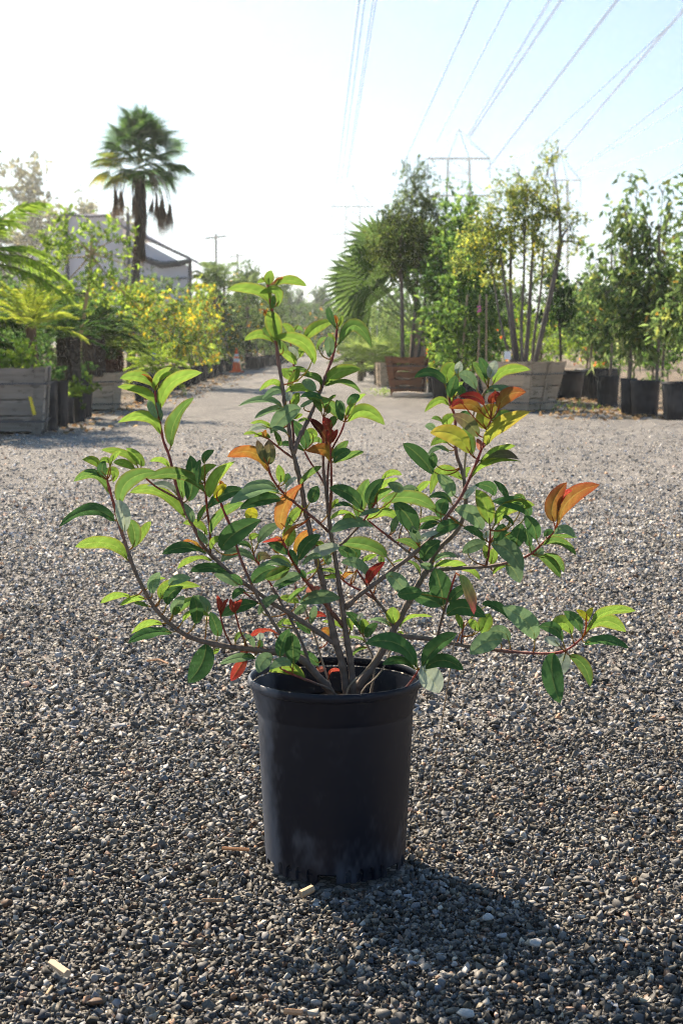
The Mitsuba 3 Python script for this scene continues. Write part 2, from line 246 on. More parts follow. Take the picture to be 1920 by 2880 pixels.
# ---------------------------------------------------------------- the shrub: stems and leaves, in tenths of a millimetre from the foot of the pot
STEMS = '''k 8.5 2.6 193,0,2572 189,-4,2743 177,-8,2914 147,-12,3082 121,-17,3251 93,-23,3419 30,-28,3577 -17,-34,3738 -47,-40,3906 -78,-46,4072 -109,-52,4238 -149,-58,4418 -198,-65,4614 -187,-71,4623 -230,-78,4783 -282,-85,4969 -331,-92,5129 -366,-99,5292 -393,-106,5456 -426,-113,5619 -470,-120,5778 -498,-127,5941 -519,-134,6105 -544,-142,6268 -583,-149,6427 -626,-156,6586 -663,-164,6762 -698,-172,6830 -718,-179,7026 -740,-187,7215 -769,-195,7374 -797,-203,7534 -817,-210,7694 -838,-218,7854 -861,-226,8013 -887,-234,8171 -909,-242,8330 -922,-250,8489 -949,-259,8646 -969,-267,8804 -989,-275,8961 -1003,-283,9119 -1019,-292,9276 -1058,-300,9429
k 8.5 2.2 286,0,2572 289,-2,2747 288,-4,2923 277,-7,3098 258,-10,3272 235,-13,3444 204,-16,3616 174,-19,3788 153,-22,3960 134,-26,4132 111,-29,4304 83,-33,4474 56,-36,4645 36,-40,4816 11,-44,4985 -21,-47,5154 -50,-51,5323 -74,-55,5492 -95,-59,5661 -113,-63,5830 -129,-67,6000 -146,-71,6168 -172,-75,6336 -192,-79,6504 -192,-83,6672 -193,-87,6840 -193,-91,7008 -192,-96,7176 -188,-100,7343
k 10.0 2.6 334,150,2534 340,158,2721 357,166,2884 458,176,3018 573,186,3154 668,197,3299 755,209,3448 834,220,3602 913,232,3756 995,245,3908 1079,258,4059 1164,271,4209 1247,284,4360 1329,297,4512 1413,311,4662 1501,325,4810 1592,339,4957 1650,353,5120 1773,367,5237 1906,382,5348 2019,397,5478 2088,412,5633 2128,427,5802 2146,442,5972 2132,457,6144 2107,473,6314 2066,488,6482 1993,504,6639 1969,520,6800 1969,536,6973 1969,551,7148 1966,567,7317 1901,584,7478 1851,600,7642
k 6.0 2.2 -11,-34,3659 -151,-30,3758 -293,-25,3854 -436,-20,3947 -579,-15,4040 -720,-9,4137 -876,-3,4232 -1044,4,4320 -1021,10,4317 -1183,17,4428 -1335,24,4536 -1474,31,4635 -1616,38,4730 -1749,45,4835 -1867,53,4958 -1996,60,5071 -2110,68,5196 -2203,76,5340 -2261,83,5498 -2350,91,5644 -2425,99,5796 -2488,107,5954 -2542,115,6115 -2587,123,6278 -2625,132,6444 -2655,140,6612 -2702,148,6771 -2775,157,6921 -2802,165,7089 -2832,174,7255 -2862,183,7421 -2890,191,7588 -2904,200,7756
k 9.0 2.4 13,0,2613 -49,-17,2785 -133,-33,2938 -247,-55,3072 -361,-77,3209 -469,-100,3347 -605,-125,3461 -764,-150,3517 -934,-176,3537 -1098,-203,3562 -1263,-231,3599 -1431,-258,3623 -1598,-287,3639 -1763,-316,3665 -1926,-345,3706 -2087,-375,3752 -2248,-405,3799 -2396,-435,3874 -2531,-466,3976 -2655,-497,4091 -2773,-529,4213 -2874,-561,4347 -2955,-593,4498 -3028,-626,4651 -3096,-658,4806 -3156,-692,4964 -3208,-725,5125 -3249,-758,5289 -3288,-792,5453 -3343,-826,5611 -3372,-861,5774 -3406,-895,5937 -3444,-930,6098 -3481,-965,6259 -3513,-1000,6420
k 5.5 2.2 -664,-164,6778 -607,-133,6946 -530,-98,7105 -446,-57,7261 -373,-13,7423 -305,33,7587 -240,82,7753 -176,131,7920 -120,183,8089 -48,235,8253 -10,289,8428 12,344,8608 34,400,8787
r 3.0 1.5 -640,-164,6762 -661,-116,6938 -673,-53,7115 -695,17,7291 -719,91,7468 -726,169,7646 -706,250,7824 -664,334,8000 -672,421,8180 -706,510,8360 -732,600,8541
r 2.6 1.6 -681,-164,6696 -816,-232,6798 -942,-310,6909 -1066,-400,7021
r 3.5 1.6 -104,-63,5758 -68,-104,5967 -63,-157,6179 -61,-210,6391 -65,-271,6647 -66,-334,6716 -77,-400,6940
r 2.6 1.8 -128,-67,6072 -124,-57,6295 -114,-47,6506 -95,-37,6709 -22,-26,6900 94,-13,7076 157,0,7273
r 2.4 1.6 -164,-71,6237 -265,30,6422 -407,158,6592 -513,300,6785
r 3.0 1.6 -111,-55,5491 -240,-114,5632 -378,-178,5759 -524,-254,5877 -658,-336,6007 -797,-423,6131 -914,-512,6273 -1009,-605,6432 -1043,-700,6616
r 2.4 1.6 -2496,107,5978 -2673,29,6094 -2852,-70,6200 -3001,-182,6342 -3118,-300,6518
r 3.0 2.0 -2032,60,5107 -2016,-9,5317 -2016,-93,5552 -2038,-186,5789 -2040,-286,5883 -2052,-390,6134 -2051,-500,6342
k 3.4 1.8 -425,-100,3344 -478,-77,3511 -541,-55,3674 -616,-27,3830 -697,2,3984 -776,34,4138 -872,66,4283 -981,101,4460 -1059,135,4588 -967,171,4445 -875,207,4302 -946,245,4405 -1070,283,4594 -1169,321,4749 -1261,360,4898 -1349,400,5050
k 4.2 2.0 -639,-125,3468 -741,-137,3616 -840,-149,3766 -939,-162,3921 -1043,-177,4091 -1073,-193,4156 -1190,-210,4345 -1277,-227,4515 -1347,-245,4680 -1418,-263,4842 -1485,-281,5007 -1543,-300,5174 -1585,-320,5346 -1631,-339,5517 -1688,-359,5682 -1763,-380,5840 -1813,-400,6008
p 3.0 1.6 147,200,2504 28,230,2645 -61,259,2800 -119,295,2967 -177,334,3136 -234,374,3304 -274,417,3478 -333,461,3646 -401,506,3811 -461,553,3979 -506,600,4152
k 3.0 1.8 129,-200,2621 31,-278,2848 -111,-361,2994 -310,-461,3084 -498,-569,3187 -684,-682,3289 -861,-800,3406
k 6.0 2.0 159,-29,4236 283,-44,4364 413,-60,4482 554,-80,4587 698,-99,4689 828,-121,4806 960,-143,4920 1105,-166,5017 1236,-190,5131 1364,-214,5248 1494,-239,5362 1605,-265,5497 1696,-291,5644 1787,-317,5791 1888,-344,5930 1988,-371,6067 2055,-399,6226 2122,-426,6384 2187,-455,6542 2246,-483,6702 2305,-512,6875 2362,-541,7054 2384,-570,7157 2437,-600,7336
k 4.2 1.8 948,245,3880 867,228,4074 747,206,4243 600,182,4389 426,156,4495 239,128,4576 85,100,4709
r 2.8 1.6 661,182,4342 559,106,4520 454,8,4697 348,-100,4874
k 3.0 1.6 -38,-47,5209 140,-100,5314 277,-165,5486 421,-239,5643 537,-317,5824 643,-400,6009
k 3.4 1.6 1500,325,4800 1388,346,4979 1202,372,5096 1032,401,5228 861,433,5359 688,466,5488 522,500,5625
k 4.5 1.8 1475,325,4784 1650,287,4815 1826,237,4833 2000,182,4858 2173,124,4879 2345,62,4894 2516,-2,4917 2682,-68,4964 2844,-136,5019 3004,-206,5081 3151,-277,5167 3262,-350,5304 3381,-425,5432 3475,-500,5574
r 3.0 1.6 2437,-2,4921 2462,-164,5136 2461,-372,5357 2444,-600,5579
k 5.5 2.0 923,232,3747 1100,198,3728 1277,157,3716 1454,112,3708 1630,62,3701 1801,10,3672 1971,-44,3643 2142,-101,3623 2313,-159,3609 2484,-217,3599 2653,-278,3589 2822,-340,3582 2990,-403,3581 3157,-467,3582 3324,-532,3588 3490,-597,3609 3648,-664,3657 3778,-732,3775 3893,-800,3907
k 3.4 1.8 1667,62,3704 1697,-8,3944 1753,-93,4176 1812,-190,4409 1866,-292,4641 1922,-400,4871
p 2.6 1.4 394,250,2491 414,282,2703 482,317,2851 652,359,2964 777,404,3112 869,451,3281 928,500,3464
p 2.0 1.5 170,-50,2560 174,-120,2803 217,-199,2999 389,-290,3164 532,-389,3337 653,-493,3523 753,-600,3725
p 3.4 1.6 581,800,2569 637,818,2792 655,836,3013 646,854,3231 542,877,3426 450,900,3627
r 2.0 1.3 2042,-44,3658 2046,-178,3803 2049,-328,3949 2051,-500,4098
k 3.2 1.6 665,-700,2786 886,-747,2894 1064,-793,3040 1205,-842,3210 1315,-900,3420
r 2.2 1.4 -1651,-287,3644 -1730,-462,3846 -1780,-665,4062 -1792,-900,4290
r 2.2 1.4 -1406,-258,3630 -1487,-381,3838 -1543,-532,4059 -1575,-700,4286
r 2.0 1.4 -498,600,4134 -578,600,4266 -662,600,4403 -669,600,4542
r 4.6 2.4 125,-22,3943 9,-91,4106 -109,-168,4267 -228,-257,4427 -354,-354,4578 -461,-456,4745 -567,-562,4911 -656,-672,5086 -741,-784,5262 -810,-900,5444
k 2.2 1.4 -1252,-210,4358 -1318,-301,4434 -1386,-392,4508 -1453,-500,4581
p 2.6 1.6 2112,473,6284 2110,393,6502 2120,313,6711 2139,233,6914 2167,153,7111 2201,74,7301 2241,-6,7487 2312,-100,7665 2423,-200,7816'''
LEAVES = '''0 y -989,-275,8961 -1011,-310,9033 -1025,-280,9402 -1633,-81,9382 269 55,58,60
0 y -1003,-283,9119 -905,-369,9064 -766,-398,9481 -1146,-311,9302 137 11,99,-13
0 y -1058,-300,9429 -1037,-394,9418 -1042,-368,9517 -997,-369,9631 154 -7,99,-10
0 y -1058,-300,9429 -1081,-312,9460 -1125,-306,9528 -1216,-317,9452 68 -4,100,4
0 y -1058,-300,9429 -928,-350,9412 -749,-233,9573 -469,-203,9420 169 -27,80,54
0 o -1058,-300,9429 -963,-264,9439 -906,-292,9501 -816,-344,9530 61 -44,-90,-8
0 g -1003,-283,9119 -991,-407,9047 -941,-431,9165 -958,-405,9252 77 -5,100,0
0 o -989,-275,8961 -1100,-307,8938 -1116,-292,8986 -1069,-267,9034 60 -17,93,-34
0 y -922,-250,8489 -908,-342,8533 -953,-289,8855 -1043,-317,9002 274 -3,100,-6
0 y -922,-250,8489 -965,-143,8525 -1147,-34,8758 -1423,-49,8573 167 22,91,36
0 g -949,-259,8646 -970,-216,8589 -1079,-179,8737 -1142,-145,8741 137 20,95,-22
0 y -838,-218,7854 -327,-249,8173 -387,-394,8657 -900,-348,8612 224 13,92,38
0 g -909,-242,8330 -758,-319,8382 -805,-350,8453 -884,-351,8557 103 -11,99,10
6 y -732,600,8541 -674,592,8591 -715,597,8773 -854,554,8822 120 -10,99,9
6 g -732,600,8541 -687,658,8724 -603,672,8827 -544,724,8716 68 -41,91,3
6 y -732,600,8541 -492,633,8558 -407,759,8803 -67,783,8866 205 -23,96,-15
6 y -672,421,8180 -634,345,8164 -698,283,8313 -895,298,8394 145 -12,99,6
6 w -672,421,8180 -619,390,8229 -651,359,8386 -750,381,8443 137 5,-100,-2
6 y -672,421,8180 -605,472,8278 -547,490,8368 -521,460,8492 103 0,100,6
5 g -10,289,8428 59,230,8492 281,295,9139 566,179,8500 222 10,99,0
5 p -48,235,8253 -108,165,8289 -57,116,8537 -128,119,8606 163 2,-99,-14
5 g -48,235,8253 -303,293,8394 -279,373,8566 -156,390,8607 94 -72,67,19
5 y -10,289,8428 -23,217,8509 -27,221,8590 -113,266,8672 86 12,97,-22
5 g 34,400,8787 18,275,8737 -129,260,8989 -112,182,9076 138 74,-66,10
5 o 34,400,8787 9,450,8755 -78,473,8894 -82,532,8936 82 64,77,-3
5 y 34,400,8787 59,411,8771 100,436,8877 108,459,8952 77 -7,97,-24
5 o 34,400,8787 26,427,8820 5,414,8914 1,435,8959 68 1,100,-6
5 y -176,131,7920 -170,101,7840 -15,176,8132 370,124,8101 205 -3,100,-4
5 g -176,131,7920 -169,53,7825 169,25,8009 394,83,7751 206 10,40,91
5 g -240,82,7753 -226,30,7842 -231,92,8016 -514,130,8011 124 43,87,23
5 y -305,33,7587 -350,86,7694 -530,129,7893 -780,215,7747 148 31,85,43
5 p -240,82,7753 -314,-90,7749 -403,-80,7902 -525,-63,7894 154 -6,-99,9
5 p -373,-13,7423 -558,-115,7498 -459,-149,7561 -362,-151,7605 75 -33,-89,31
5 g -446,-57,7261 -413,-94,7278 -486,-57,7333 -593,-34,7259 70 17,73,66
6 y -706,250,7824 -777,157,7822 -614,185,8018 -583,285,8081 120 -23,93,-29
6 y -664,334,8000 -684,336,7916 -759,349,8031 -868,413,8079 154 20,95,-23
6 g -664,334,8000 -402,271,8041 -585,348,8133 -767,365,8080 137 24,62,75
6 y -664,334,8000 -585,309,7908 -684,310,7953 -717,321,7982 120 5,100,-7
6 y -719,91,7468 -661,54,7499 -668,57,7622 -577,22,7712 137 4,99,13
6 y -695,17,7291 -659,-15,7307 -594,-3,7367 -529,20,7378 68 -19,97,-14
0 y -817,-210,7694 -846,-197,7768 -934,-184,8050 -1182,-251,7786 112 -9,77,63
0 p -817,-210,7694 -797,-200,7712 -913,-206,7885 -1144,-236,7625 128 9,-99,5
0 p -797,-203,7534 -844,-282,7481 -1005,-231,7729 -1493,-211,7559 214 7,-39,92
0 p -797,-203,7534 -797,-240,7480 -1021,-197,7482 -1257,-265,7344 168 -19,-64,75
0 p -769,-195,7374 -540,-170,7485 -820,-282,7466 -1008,-254,7117 257 10,-99,10
0 y -740,-187,7215 -1011,-194,7154 -1109,-146,7281 -1339,-121,7247 110 31,87,39
0 w -740,-187,7215 -1071,-281,7159 -1209,-338,7279 -1364,-378,7124 103 29,-94,17
0 p -718,-179,7026 -747,-324,7097 -907,-350,7227 -1003,-360,7163 84 26,-76,59
0 w -797,-203,7534 -754,-306,7595 -717,-301,7707 -728,-318,7756 120 2,-100,-8
7 y -1066,-400,7021 -1221,-507,7092 -1309,-487,7139 -1434,-423,7087 80 22,60,77
7 y -1066,-400,7021 -1020,-350,7018 -1121,-327,7129 -1272,-315,7048 84 17,93,32
7 o -1066,-400,7021 -1084,-516,7028 -1132,-515,7092 -1084,-515,7156 68 -5,100,-1
7 g -942,-310,6909 -876,-338,6888 -867,-354,6994 -956,-335,7130 93 32,94,10
11 b -1043,-700,6616 -1045,-653,6620 -997,-728,6806 -1032,-721,7000 205 4,-98,-18
11 b -1043,-700,6616 -1067,-704,6640 -1149,-775,6833 -1205,-752,7002 128 12,-99,-9
11 o -1009,-605,6432 -1047,-630,6514 -1210,-569,6990 -1656,-470,6758 243 40,78,48
1 g -188,-100,7343 108,-33,7275 43,-33,7544 -413,-22,7649 212 26,91,33
1 g -188,-100,7343 -218,-52,7406 -275,-28,7584 -364,-22,7633 103 3,99,-11
1 g -188,-100,7343 -200,-147,7621 -353,-173,7759 -539,-207,7672 129 22,-62,75
1 g -188,-100,7343 -118,-197,7607 -53,-219,7660 11,-220,7697 54 -4,95,29
1 g -188,-100,7343 -119,-124,7393 -103,-107,7482 -152,-92,7538 103 3,98,-20
1 d -193,-87,6840 -104,-123,6873 -152,-200,7086 -391,-356,7316 189 65,-76,2
9 g 157,0,7273 92,-132,7280 92,-221,7447 27,-277,7610 137 9,-92,-39
9 p 157,0,7273 149,-27,7405 108,-21,7503 67,-18,7600 103 0,-100,5
9 y 157,0,7273 174,5,7355 210,-8,7453 296,-11,7551 103 6,100,4
9 g 157,0,7273 190,56,7532 288,-14,7661 385,-48,7674 137 -34,-92,-20
9 y 157,0,7273 305,93,7547 382,110,7669 478,183,7691 87 -61,76,25
9 y 157,0,7273 207,103,7251 419,68,7650 764,82,7244 231 4,100,-5
8 r -77,-400,6940 -69,-429,7135 -124,-451,7257 -149,-427,7344 137 -2,100,-2
8 g -77,-400,6940 -69,-421,7167 -76,-434,7296 12,-434,7360 137 4,100,5
8 r -77,-400,6940 -69,-375,6939 -61,-359,7051 -85,-394,7165 145 2,-100,-8
8 r -77,-400,6940 -52,-462,6961 -32,-466,7053 36,-479,7162 86 5,100,6
8 o -65,-271,6647 -86,-295,6642 -45,-190,6934 -430,-115,6807 188 35,90,-26
8 g -66,-334,6716 -53,-379,6729 47,-345,6831 197,-309,6967 137 -11,98,-18
8 g -65,-271,6647 -21,-350,6638 76,-383,6831 237,-407,6812 154 -18,-98,-5
8 g -65,-271,6647 -21,-332,6612 173,-319,6741 431,-370,6809 165 -24,68,69
10 g -513,300,6785 -486,183,6802 -433,63,7042 -708,-18,7274 188 20,-93,-30
10 g -513,300,6785 -503,200,6768 -654,165,6939 -921,151,6895 142 30,-53,79
10 y -513,300,6785 -288,211,7015 -386,199,7081 -486,217,7080 171 1,100,-7
10 g -513,300,6785 -206,289,6885 -301,243,7050 -479,267,6862 98 -11,90,41
3 y -2904,200,7756 -2913,270,7720 -3018,369,8059 -3473,518,7953 239 52,69,51
3 y -2862,183,7421 -2875,268,7441 -2962,332,7741 -3468,301,7821 233 40,74,55
3 y -2904,200,7756 -2884,173,7756 -2937,229,7964 -2653,202,8124 159 -52,81,26
3 y -2904,200,7756 -2830,150,7904 -2724,140,8035 -2642,171,8034 79 -37,84,40
3 y -2862,183,7421 -2813,159,7446 -2820,306,7994 -2213,405,8038 261 -56,79,24
3 o -2904,200,7756 -2934,315,7785 -2967,267,7967 -3107,276,8016 99 52,69,51
3 p -2832,174,7255 -2851,58,7311 -2953,7,7481 -2976,-25,7600 120 22,-96,-18
3 p -2832,174,7255 -2810,119,7267 -2794,134,7381 -2873,130,7561 101 79,-58,19
3 y -2802,165,7089 -2816,79,7056 -2926,117,7505 -3443,71,7269 210 10,93,34
3 g -2702,148,6771 -2645,208,6850 -2726,354,7250 -2341,307,7612 308 -70,69,19
12 y -3118,-300,6518 -3137,-275,6565 -3224,-228,6817 -3699,-127,6822 216 44,71,55
12 y -3118,-300,6518 -3024,-396,6575 -3094,-333,6719 -3290,-309,6851 154 4,96,-27
12 y -3118,-300,6518 -3176,-348,6522 -3308,-314,6657 -3495,-363,6637 128 -8,99,-10
12 w -2496,107,5978 -2557,142,6049 -2654,154,6293 -3014,118,6226 167 33,-50,80
12 y -2496,107,5978 -2420,137,5667 -2817,351,6278 -3310,394,6107 269 45,78,45
4 y -3513,-1000,6420 -3448,-1079,6694 -3404,-1049,6794 -3297,-1028,6863 88 -34,94,2
4 y -3513,-1000,6420 -3651,-852,6581 -3708,-800,6759 -3910,-761,6717 137 19,94,-28
4 y -3513,-1000,6420 -3422,-1050,6661 -3521,-1027,6792 -3607,-1019,6705 86 13,98,-15
4 g -3513,-1000,6420 -3531,-977,6497 -3638,-1034,6593 -3533,-1041,6699 154 17,-94,-30
4 y -3513,-1000,6420 -3439,-924,6366 -3304,-865,6677 -3623,-895,6490 137 1,98,-21
4 g -3481,-965,6259 -3495,-939,6193 -3670,-903,6649 -4003,-1025,6422 212 16,75,65
4 g -3513,-1000,6420 -3608,-992,6451 -3662,-1029,6592 -3845,-1063,6560 84 46,-69,56
4 g -3406,-895,5937 -3331,-838,5991 -3396,-862,6487 -2840,-709,6521 256 -39,91,14
4 g -3372,-861,5774 -3413,-1002,5771 -3720,-1038,6168 -4216,-1057,5754 274 2,-60,80
4 w -3343,-826,5611 -3273,-905,5600 -3229,-1006,5915 -3360,-1004,6088 222 20,-97,-16
4 g -3249,-758,5289 -3147,-757,5331 -3104,-722,5581 -3194,-770,5759 222 -16,99,1
4 y -3249,-758,5289 -3143,-670,5327 -3027,-578,5570 -2923,-528,5706 145 -58,82,3
3 y -2625,132,6444 -2686,237,6481 -2777,224,6698 -2986,199,6617 115 4,93,35
3 g -2488,107,5954 -2373,116,5961 -2249,63,6329 -2306,-145,6685 282 7,-94,-34
3 g -2488,107,5954 -2460,161,6014 -2523,149,6199 -2516,119,6449 171 -13,99,8
3 y -2203,76,5340 -2072,13,5416 -2157,75,5666 -2449,171,5613 164 51,78,35
3 p -2110,68,5196 -2055,-13,5287 -2132,-65,5385 -2213,-57,5508 103 22,-98,-4
3 p -2350,91,5644 -2298,-17,5636 -2299,4,5750 -2424,-34,5936 120 15,-99,0
13 g -2052,-390,6134 -2069,-310,6145 -2383,-146,6590 -2978,-86,6377 259 33,79,53
13 g -2051,-500,6342 -2150,-628,6290 -2134,-596,6600 -2111,-654,6692 128 -53,-85,0
13 g -2051,-500,6342 -2056,-564,6637 -2056,-638,6799 -1899,-696,6847 120 -24,-89,-38
13 y -2051,-500,6342 -2051,-483,6340 -2182,-431,6562 -1889,-470,6597 137 -5,100,-2
13 y -2052,-390,6134 -1983,-475,6081 -2000,-517,6441 -1603,-548,6668 224 -42,83,37
13 g -2038,-186,5789 -2196,-233,5662 -2153,-191,5870 -2002,-96,5942 116 -71,68,16
13 g -2040,-286,5883 -2032,-311,5900 -1807,-384,6185 -1475,-477,6210 223 -46,-79,41
13 g -2016,-93,5552 -1992,-172,5457 -1949,-203,5831 -1512,-65,5955 244 -65,57,50
4 y -3208,-725,5125 -3272,-635,5101 -3445,-499,5511 -4051,-561,5338 308 26,74,62
4 y -3028,-626,4651 -3249,-519,4495 -3439,-536,4597 -3713,-463,4420 158 -3,70,71
4 y -2955,-593,4498 -3023,-521,4463 -3153,-535,4537 -3402,-537,4387 129 -13,88,47
4 g -2874,-561,4347 -2964,-613,4364 -3054,-595,4426 -3174,-604,4428 83 15,92,35
4 y -3028,-626,4651 -2910,-719,4676 -2966,-679,4847 -2694,-654,4831 87 -41,89,20
4 p -2955,-593,4498 -2848,-734,4597 -2923,-694,4753 -2765,-722,4920 188 9,-100,1
4 y -2874,-561,4347 -2725,-640,4483 -2863,-508,4772 -2202,-435,4678 211 -42,88,21
4 g -2773,-529,4213 -2640,-685,4402 -2656,-756,4646 -2401,-851,4714 188 -25,-92,-30
4 p -2874,-561,4347 -2633,-639,4712 -2511,-633,4849 -2292,-660,4829 154 -9,-99,9
4 p -2655,-497,4091 -2573,-514,4215 -2552,-537,4367 -2400,-577,4522 171 -8,-98,-16
4 g -2655,-497,4091 -2548,-591,4213 -2534,-555,4395 -2200,-480,4472 171 -15,97,-21
4 g -2396,-435,3874 -2213,-559,4075 -2153,-651,4331 -2226,-703,4543 222 12,-95,-29
4 y -2655,-497,4091 -2764,-432,4043 -2981,-440,4143 -3231,-485,3921 169 -24,76,60
3 o -2110,68,5196 -2173,1,5199 -2291,-30,5387 -2452,7,5332 101 35,61,71
3 g -2110,68,5196 -2087,-36,5130 -2358,-203,5359 -2730,-312,5189 263 23,-35,91
3 y -1996,60,5071 -1990,-40,5005 -2281,19,5147 -2555,144,4878 213 -3,50,87
3 g -1749,45,4835 -1711,47,4816 -1992,-56,4965 -2294,-237,4893 246 35,-50,79
3 p -1474,31,4635 -1574,-40,4596 -1719,-19,4764 -1942,-64,4792 154 13,-98,13
3 g -1474,31,4635 -1501,-132,4628 -1572,-167,4783 -1675,-215,4807 103 34,-93,-10
15 Y -1813,-400,6008 -1913,-447,6078 -1831,-403,6227 -1731,-377,6282 137 -16,97,-19
15 o -1813,-400,6008 -1753,-317,6227 -1804,-321,6301 -1841,-317,6341 68 -10,99,-7
15 Y -1631,-339,5517 -1346,-273,5667 -1332,-223,5800 -1348,-205,5905 197 -6,96,-27
15 g -1347,-245,4680 -1325,-326,4692 -1210,-457,4919 -939,-536,4972 222 -39,-91,-14
15 g -1585,-320,5346 -1814,-370,5234 -1709,-508,5532 -1223,-718,5734 342 -35,-91,-22
15 y -1543,-300,5174 -1967,-383,5244 -2009,-347,5476 -1688,-402,5426 105 -3,99,15
15 g -1277,-227,4515 -1425,-311,4541 -1580,-309,4623 -1635,-348,4448 120 9,-98,18
15 g -1190,-210,4345 -1246,-312,4359 -1522,-363,4392 -1786,-540,4219 205 17,-78,60
11 p -914,-512,6273 -879,-667,6197 -1172,-794,6353 -1609,-864,6058 286 -5,-44,90
11 p -914,-512,6273 -918,-517,6230 -1135,-488,6405 -1444,-569,6236 169 6,-52,85
11 y -797,-423,6131 -878,-330,6131 -1070,-356,6239 -1265,-358,6117 122 -8,77,64
11 g -797,-423,6131 -853,-555,6057 -1081,-742,6168 -1453,-833,5966 239 24,-73,64
11 y -914,-512,6273 -857,-624,6337 -844,-628,6458 -882,-569,6605 137 -3,98,-20
11 g -914,-512,6273 -775,-466,6290 -758,-474,6396 -741,-493,6470 120 -1,-99,-14
11 w -797,-423,6131 -789,-535,6216 -719,-546,6378 -603,-552,6411 90 -52,-73,43
11 y -524,-254,5877 -707,-171,5605 -734,-178,5816 -453,-147,5907 154 0,100,-8
11 O -378,-178,5759 -847,-353,5554 -926,-450,5974 -542,-444,6280 284 -45,84,29
11 g -378,-178,5759 -806,-149,5569 -780,-167,5687 -722,-199,5740 86 -13,-97,-22
11 g -524,-254,5877 -382,-409,5993 -353,-435,6125 -276,-461,6257 188 -9,-98,-16
11 g -658,-336,6007 -551,-412,6285 -422,-391,6461 -228,-406,6576 160 -50,68,54
11 y -240,-114,5632 -53,-76,5874 -4,-58,5963 45,-62,6021 86 0,100,-10
35 y -741,-784,5262 -731,-676,5328 -726,-691,5516 -704,-710,5671 214 -2,99,10
35 g -656,-672,5086 -561,-743,5116 -521,-817,5414 -245,-998,5545 196 -52,-84,-12
35 r -810,-900,5444 -791,-971,5438 -829,-914,5518 -1105,-879,5441 100 16,53,83
35 o -810,-900,5444 -844,-839,5356 -908,-834,5435 -908,-828,5515 154 -6,99,-9
35 o -741,-784,5262 -881,-738,5229 -897,-729,5292 -977,-722,5356 103 -4,99,-15
35 o -810,-900,5444 -812,-854,5390 -797,-808,5512 -591,-760,5699 121 -73,59,35
35 g -741,-784,5262 -750,-829,5226 -827,-881,5370 -1031,-917,5414 137 29,-96,-2
35 g -656,-672,5086 -593,-774,5040 -633,-750,5198 -703,-793,5301 103 59,-78,19
35 g -656,-672,5086 -685,-661,5007 -865,-642,5126 -1002,-552,5137 171 22,94,-26
35 p -656,-672,5086 -670,-859,5029 -891,-885,5198 -1181,-836,5050 172 2,-47,88
35 g -656,-672,5086 -704,-797,5044 -864,-796,4914 -1088,-811,4852 188 2,99,-12
35 p -567,-562,4911 -534,-616,4870 -680,-567,4846 -954,-593,4703 188 -10,-99,11
35 g -567,-562,4911 -552,-525,4807 -759,-657,4787 -901,-713,4658 135 -13,-46,88
35 k -354,-354,4578 -412,-321,4460 -394,-377,4565 -377,-423,4683 137 -7,-91,-40
35 k -354,-354,4578 -329,-365,4534 -337,-383,4619 -247,-433,4644 103 -35,-89,-29
35 g -461,-456,4745 -450,-433,4652 -606,-367,4613 -763,-326,4395 152 -42,54,73
35 p -354,-354,4578 -575,-341,4364 -296,-336,4545 46,-459,4484 239 -21,-97,13
35 g -461,-456,4745 -471,-553,4811 -503,-568,4879 -534,-585,4946 86 17,-97,-15
35 p -461,-456,4745 -195,-594,5143 -356,-599,5233 -518,-596,5030 123 -21,-76,62
0 o -331,-92,5129 -640,-2,5091 -656,136,5384 -320,136,5514 198 -70,63,33
0 w -282,-85,4969 78,-132,5258 -152,-133,5250 -445,-255,5094 192 10,-92,37
0 y -366,-99,5292 -178,19,5254 -248,42,5318 -335,26,5253 103 4,99,-14
0 y -282,-85,4969 -120,-80,4952 -144,-46,5080 -203,-21,5077 103 13,93,-36
0 g -230,-78,4783 -4,-159,4831 -159,-125,4934 -485,25,4786 169 10,47,88
0 p -282,-85,4969 -103,-97,4955 -119,-116,5090 -136,-113,5156 120 4,-100,-7
14 p -776,34,4138 -1245,-59,4130 -1166,-123,4389 -927,-114,4449 144 -35,-91,19
14 y -1349,400,5050 -1375,436,5282 -1413,462,5367 -1266,464,5371 103 -11,98,-17
14 g -1349,400,5050 -1385,449,5145 -1468,445,5272 -1616,396,5237 96 37,-80,47
14 p -1261,360,4898 -1313,355,4955 -1603,329,5271 -1856,232,4990 204 17,-49,85
14 b -1261,360,4898 -1245,331,4941 -1272,372,5104 -1063,382,5001 145 -20,96,-20
14 y -776,34,4138 -583,-52,4330 -734,26,4408 -885,56,4395 128 28,93,-25
14 p -1349,400,5050 -1265,424,5233 -1192,496,5473 -947,468,5540 163 -19,-92,33
16 p -506,600,4152 -674,513,4030 -597,518,4123 -486,480,4190 137 -18,-98,1
16 p -401,506,3811 -401,414,3894 -367,400,4094 -332,332,4200 120 -8,-97,-24
16 g -401,506,3811 -418,412,3723 -502,402,3871 -653,388,3916 137 17,-98,8
16 r -461,553,3979 -436,456,3955 -333,428,4118 -165,422,4021 103 14,99,-6
16 k -177,334,3136 -283,347,3083 -308,342,3153 -165,322,3158 103 -25,-97,6
16 r -119,295,2967 -113,232,3041 -89,283,3205 105,328,3113 79 -47,81,34
16 g -234,374,3304 -284,382,3196 -393,317,3374 -599,197,3459 154 44,-89,-10
16 g -401,506,3811 -881,598,3790 -1009,601,3846 -830,616,3951 68 -1,99,-11
16 y -461,553,3979 -713,660,3830 -773,663,3924 -867,681,3843 103 11,97,-20
16 o -274,417,3478 -46,365,3664 -122,370,3843 -232,348,3787 120 -16,98,-10
1 y 153,-22,3960 122,-40,3896 47,-26,4016 -194,15,4012 114 33,78,53
1 y 174,-19,3788 271,-99,3874 246,-76,3996 188,-97,4092 86 -5,100,-3
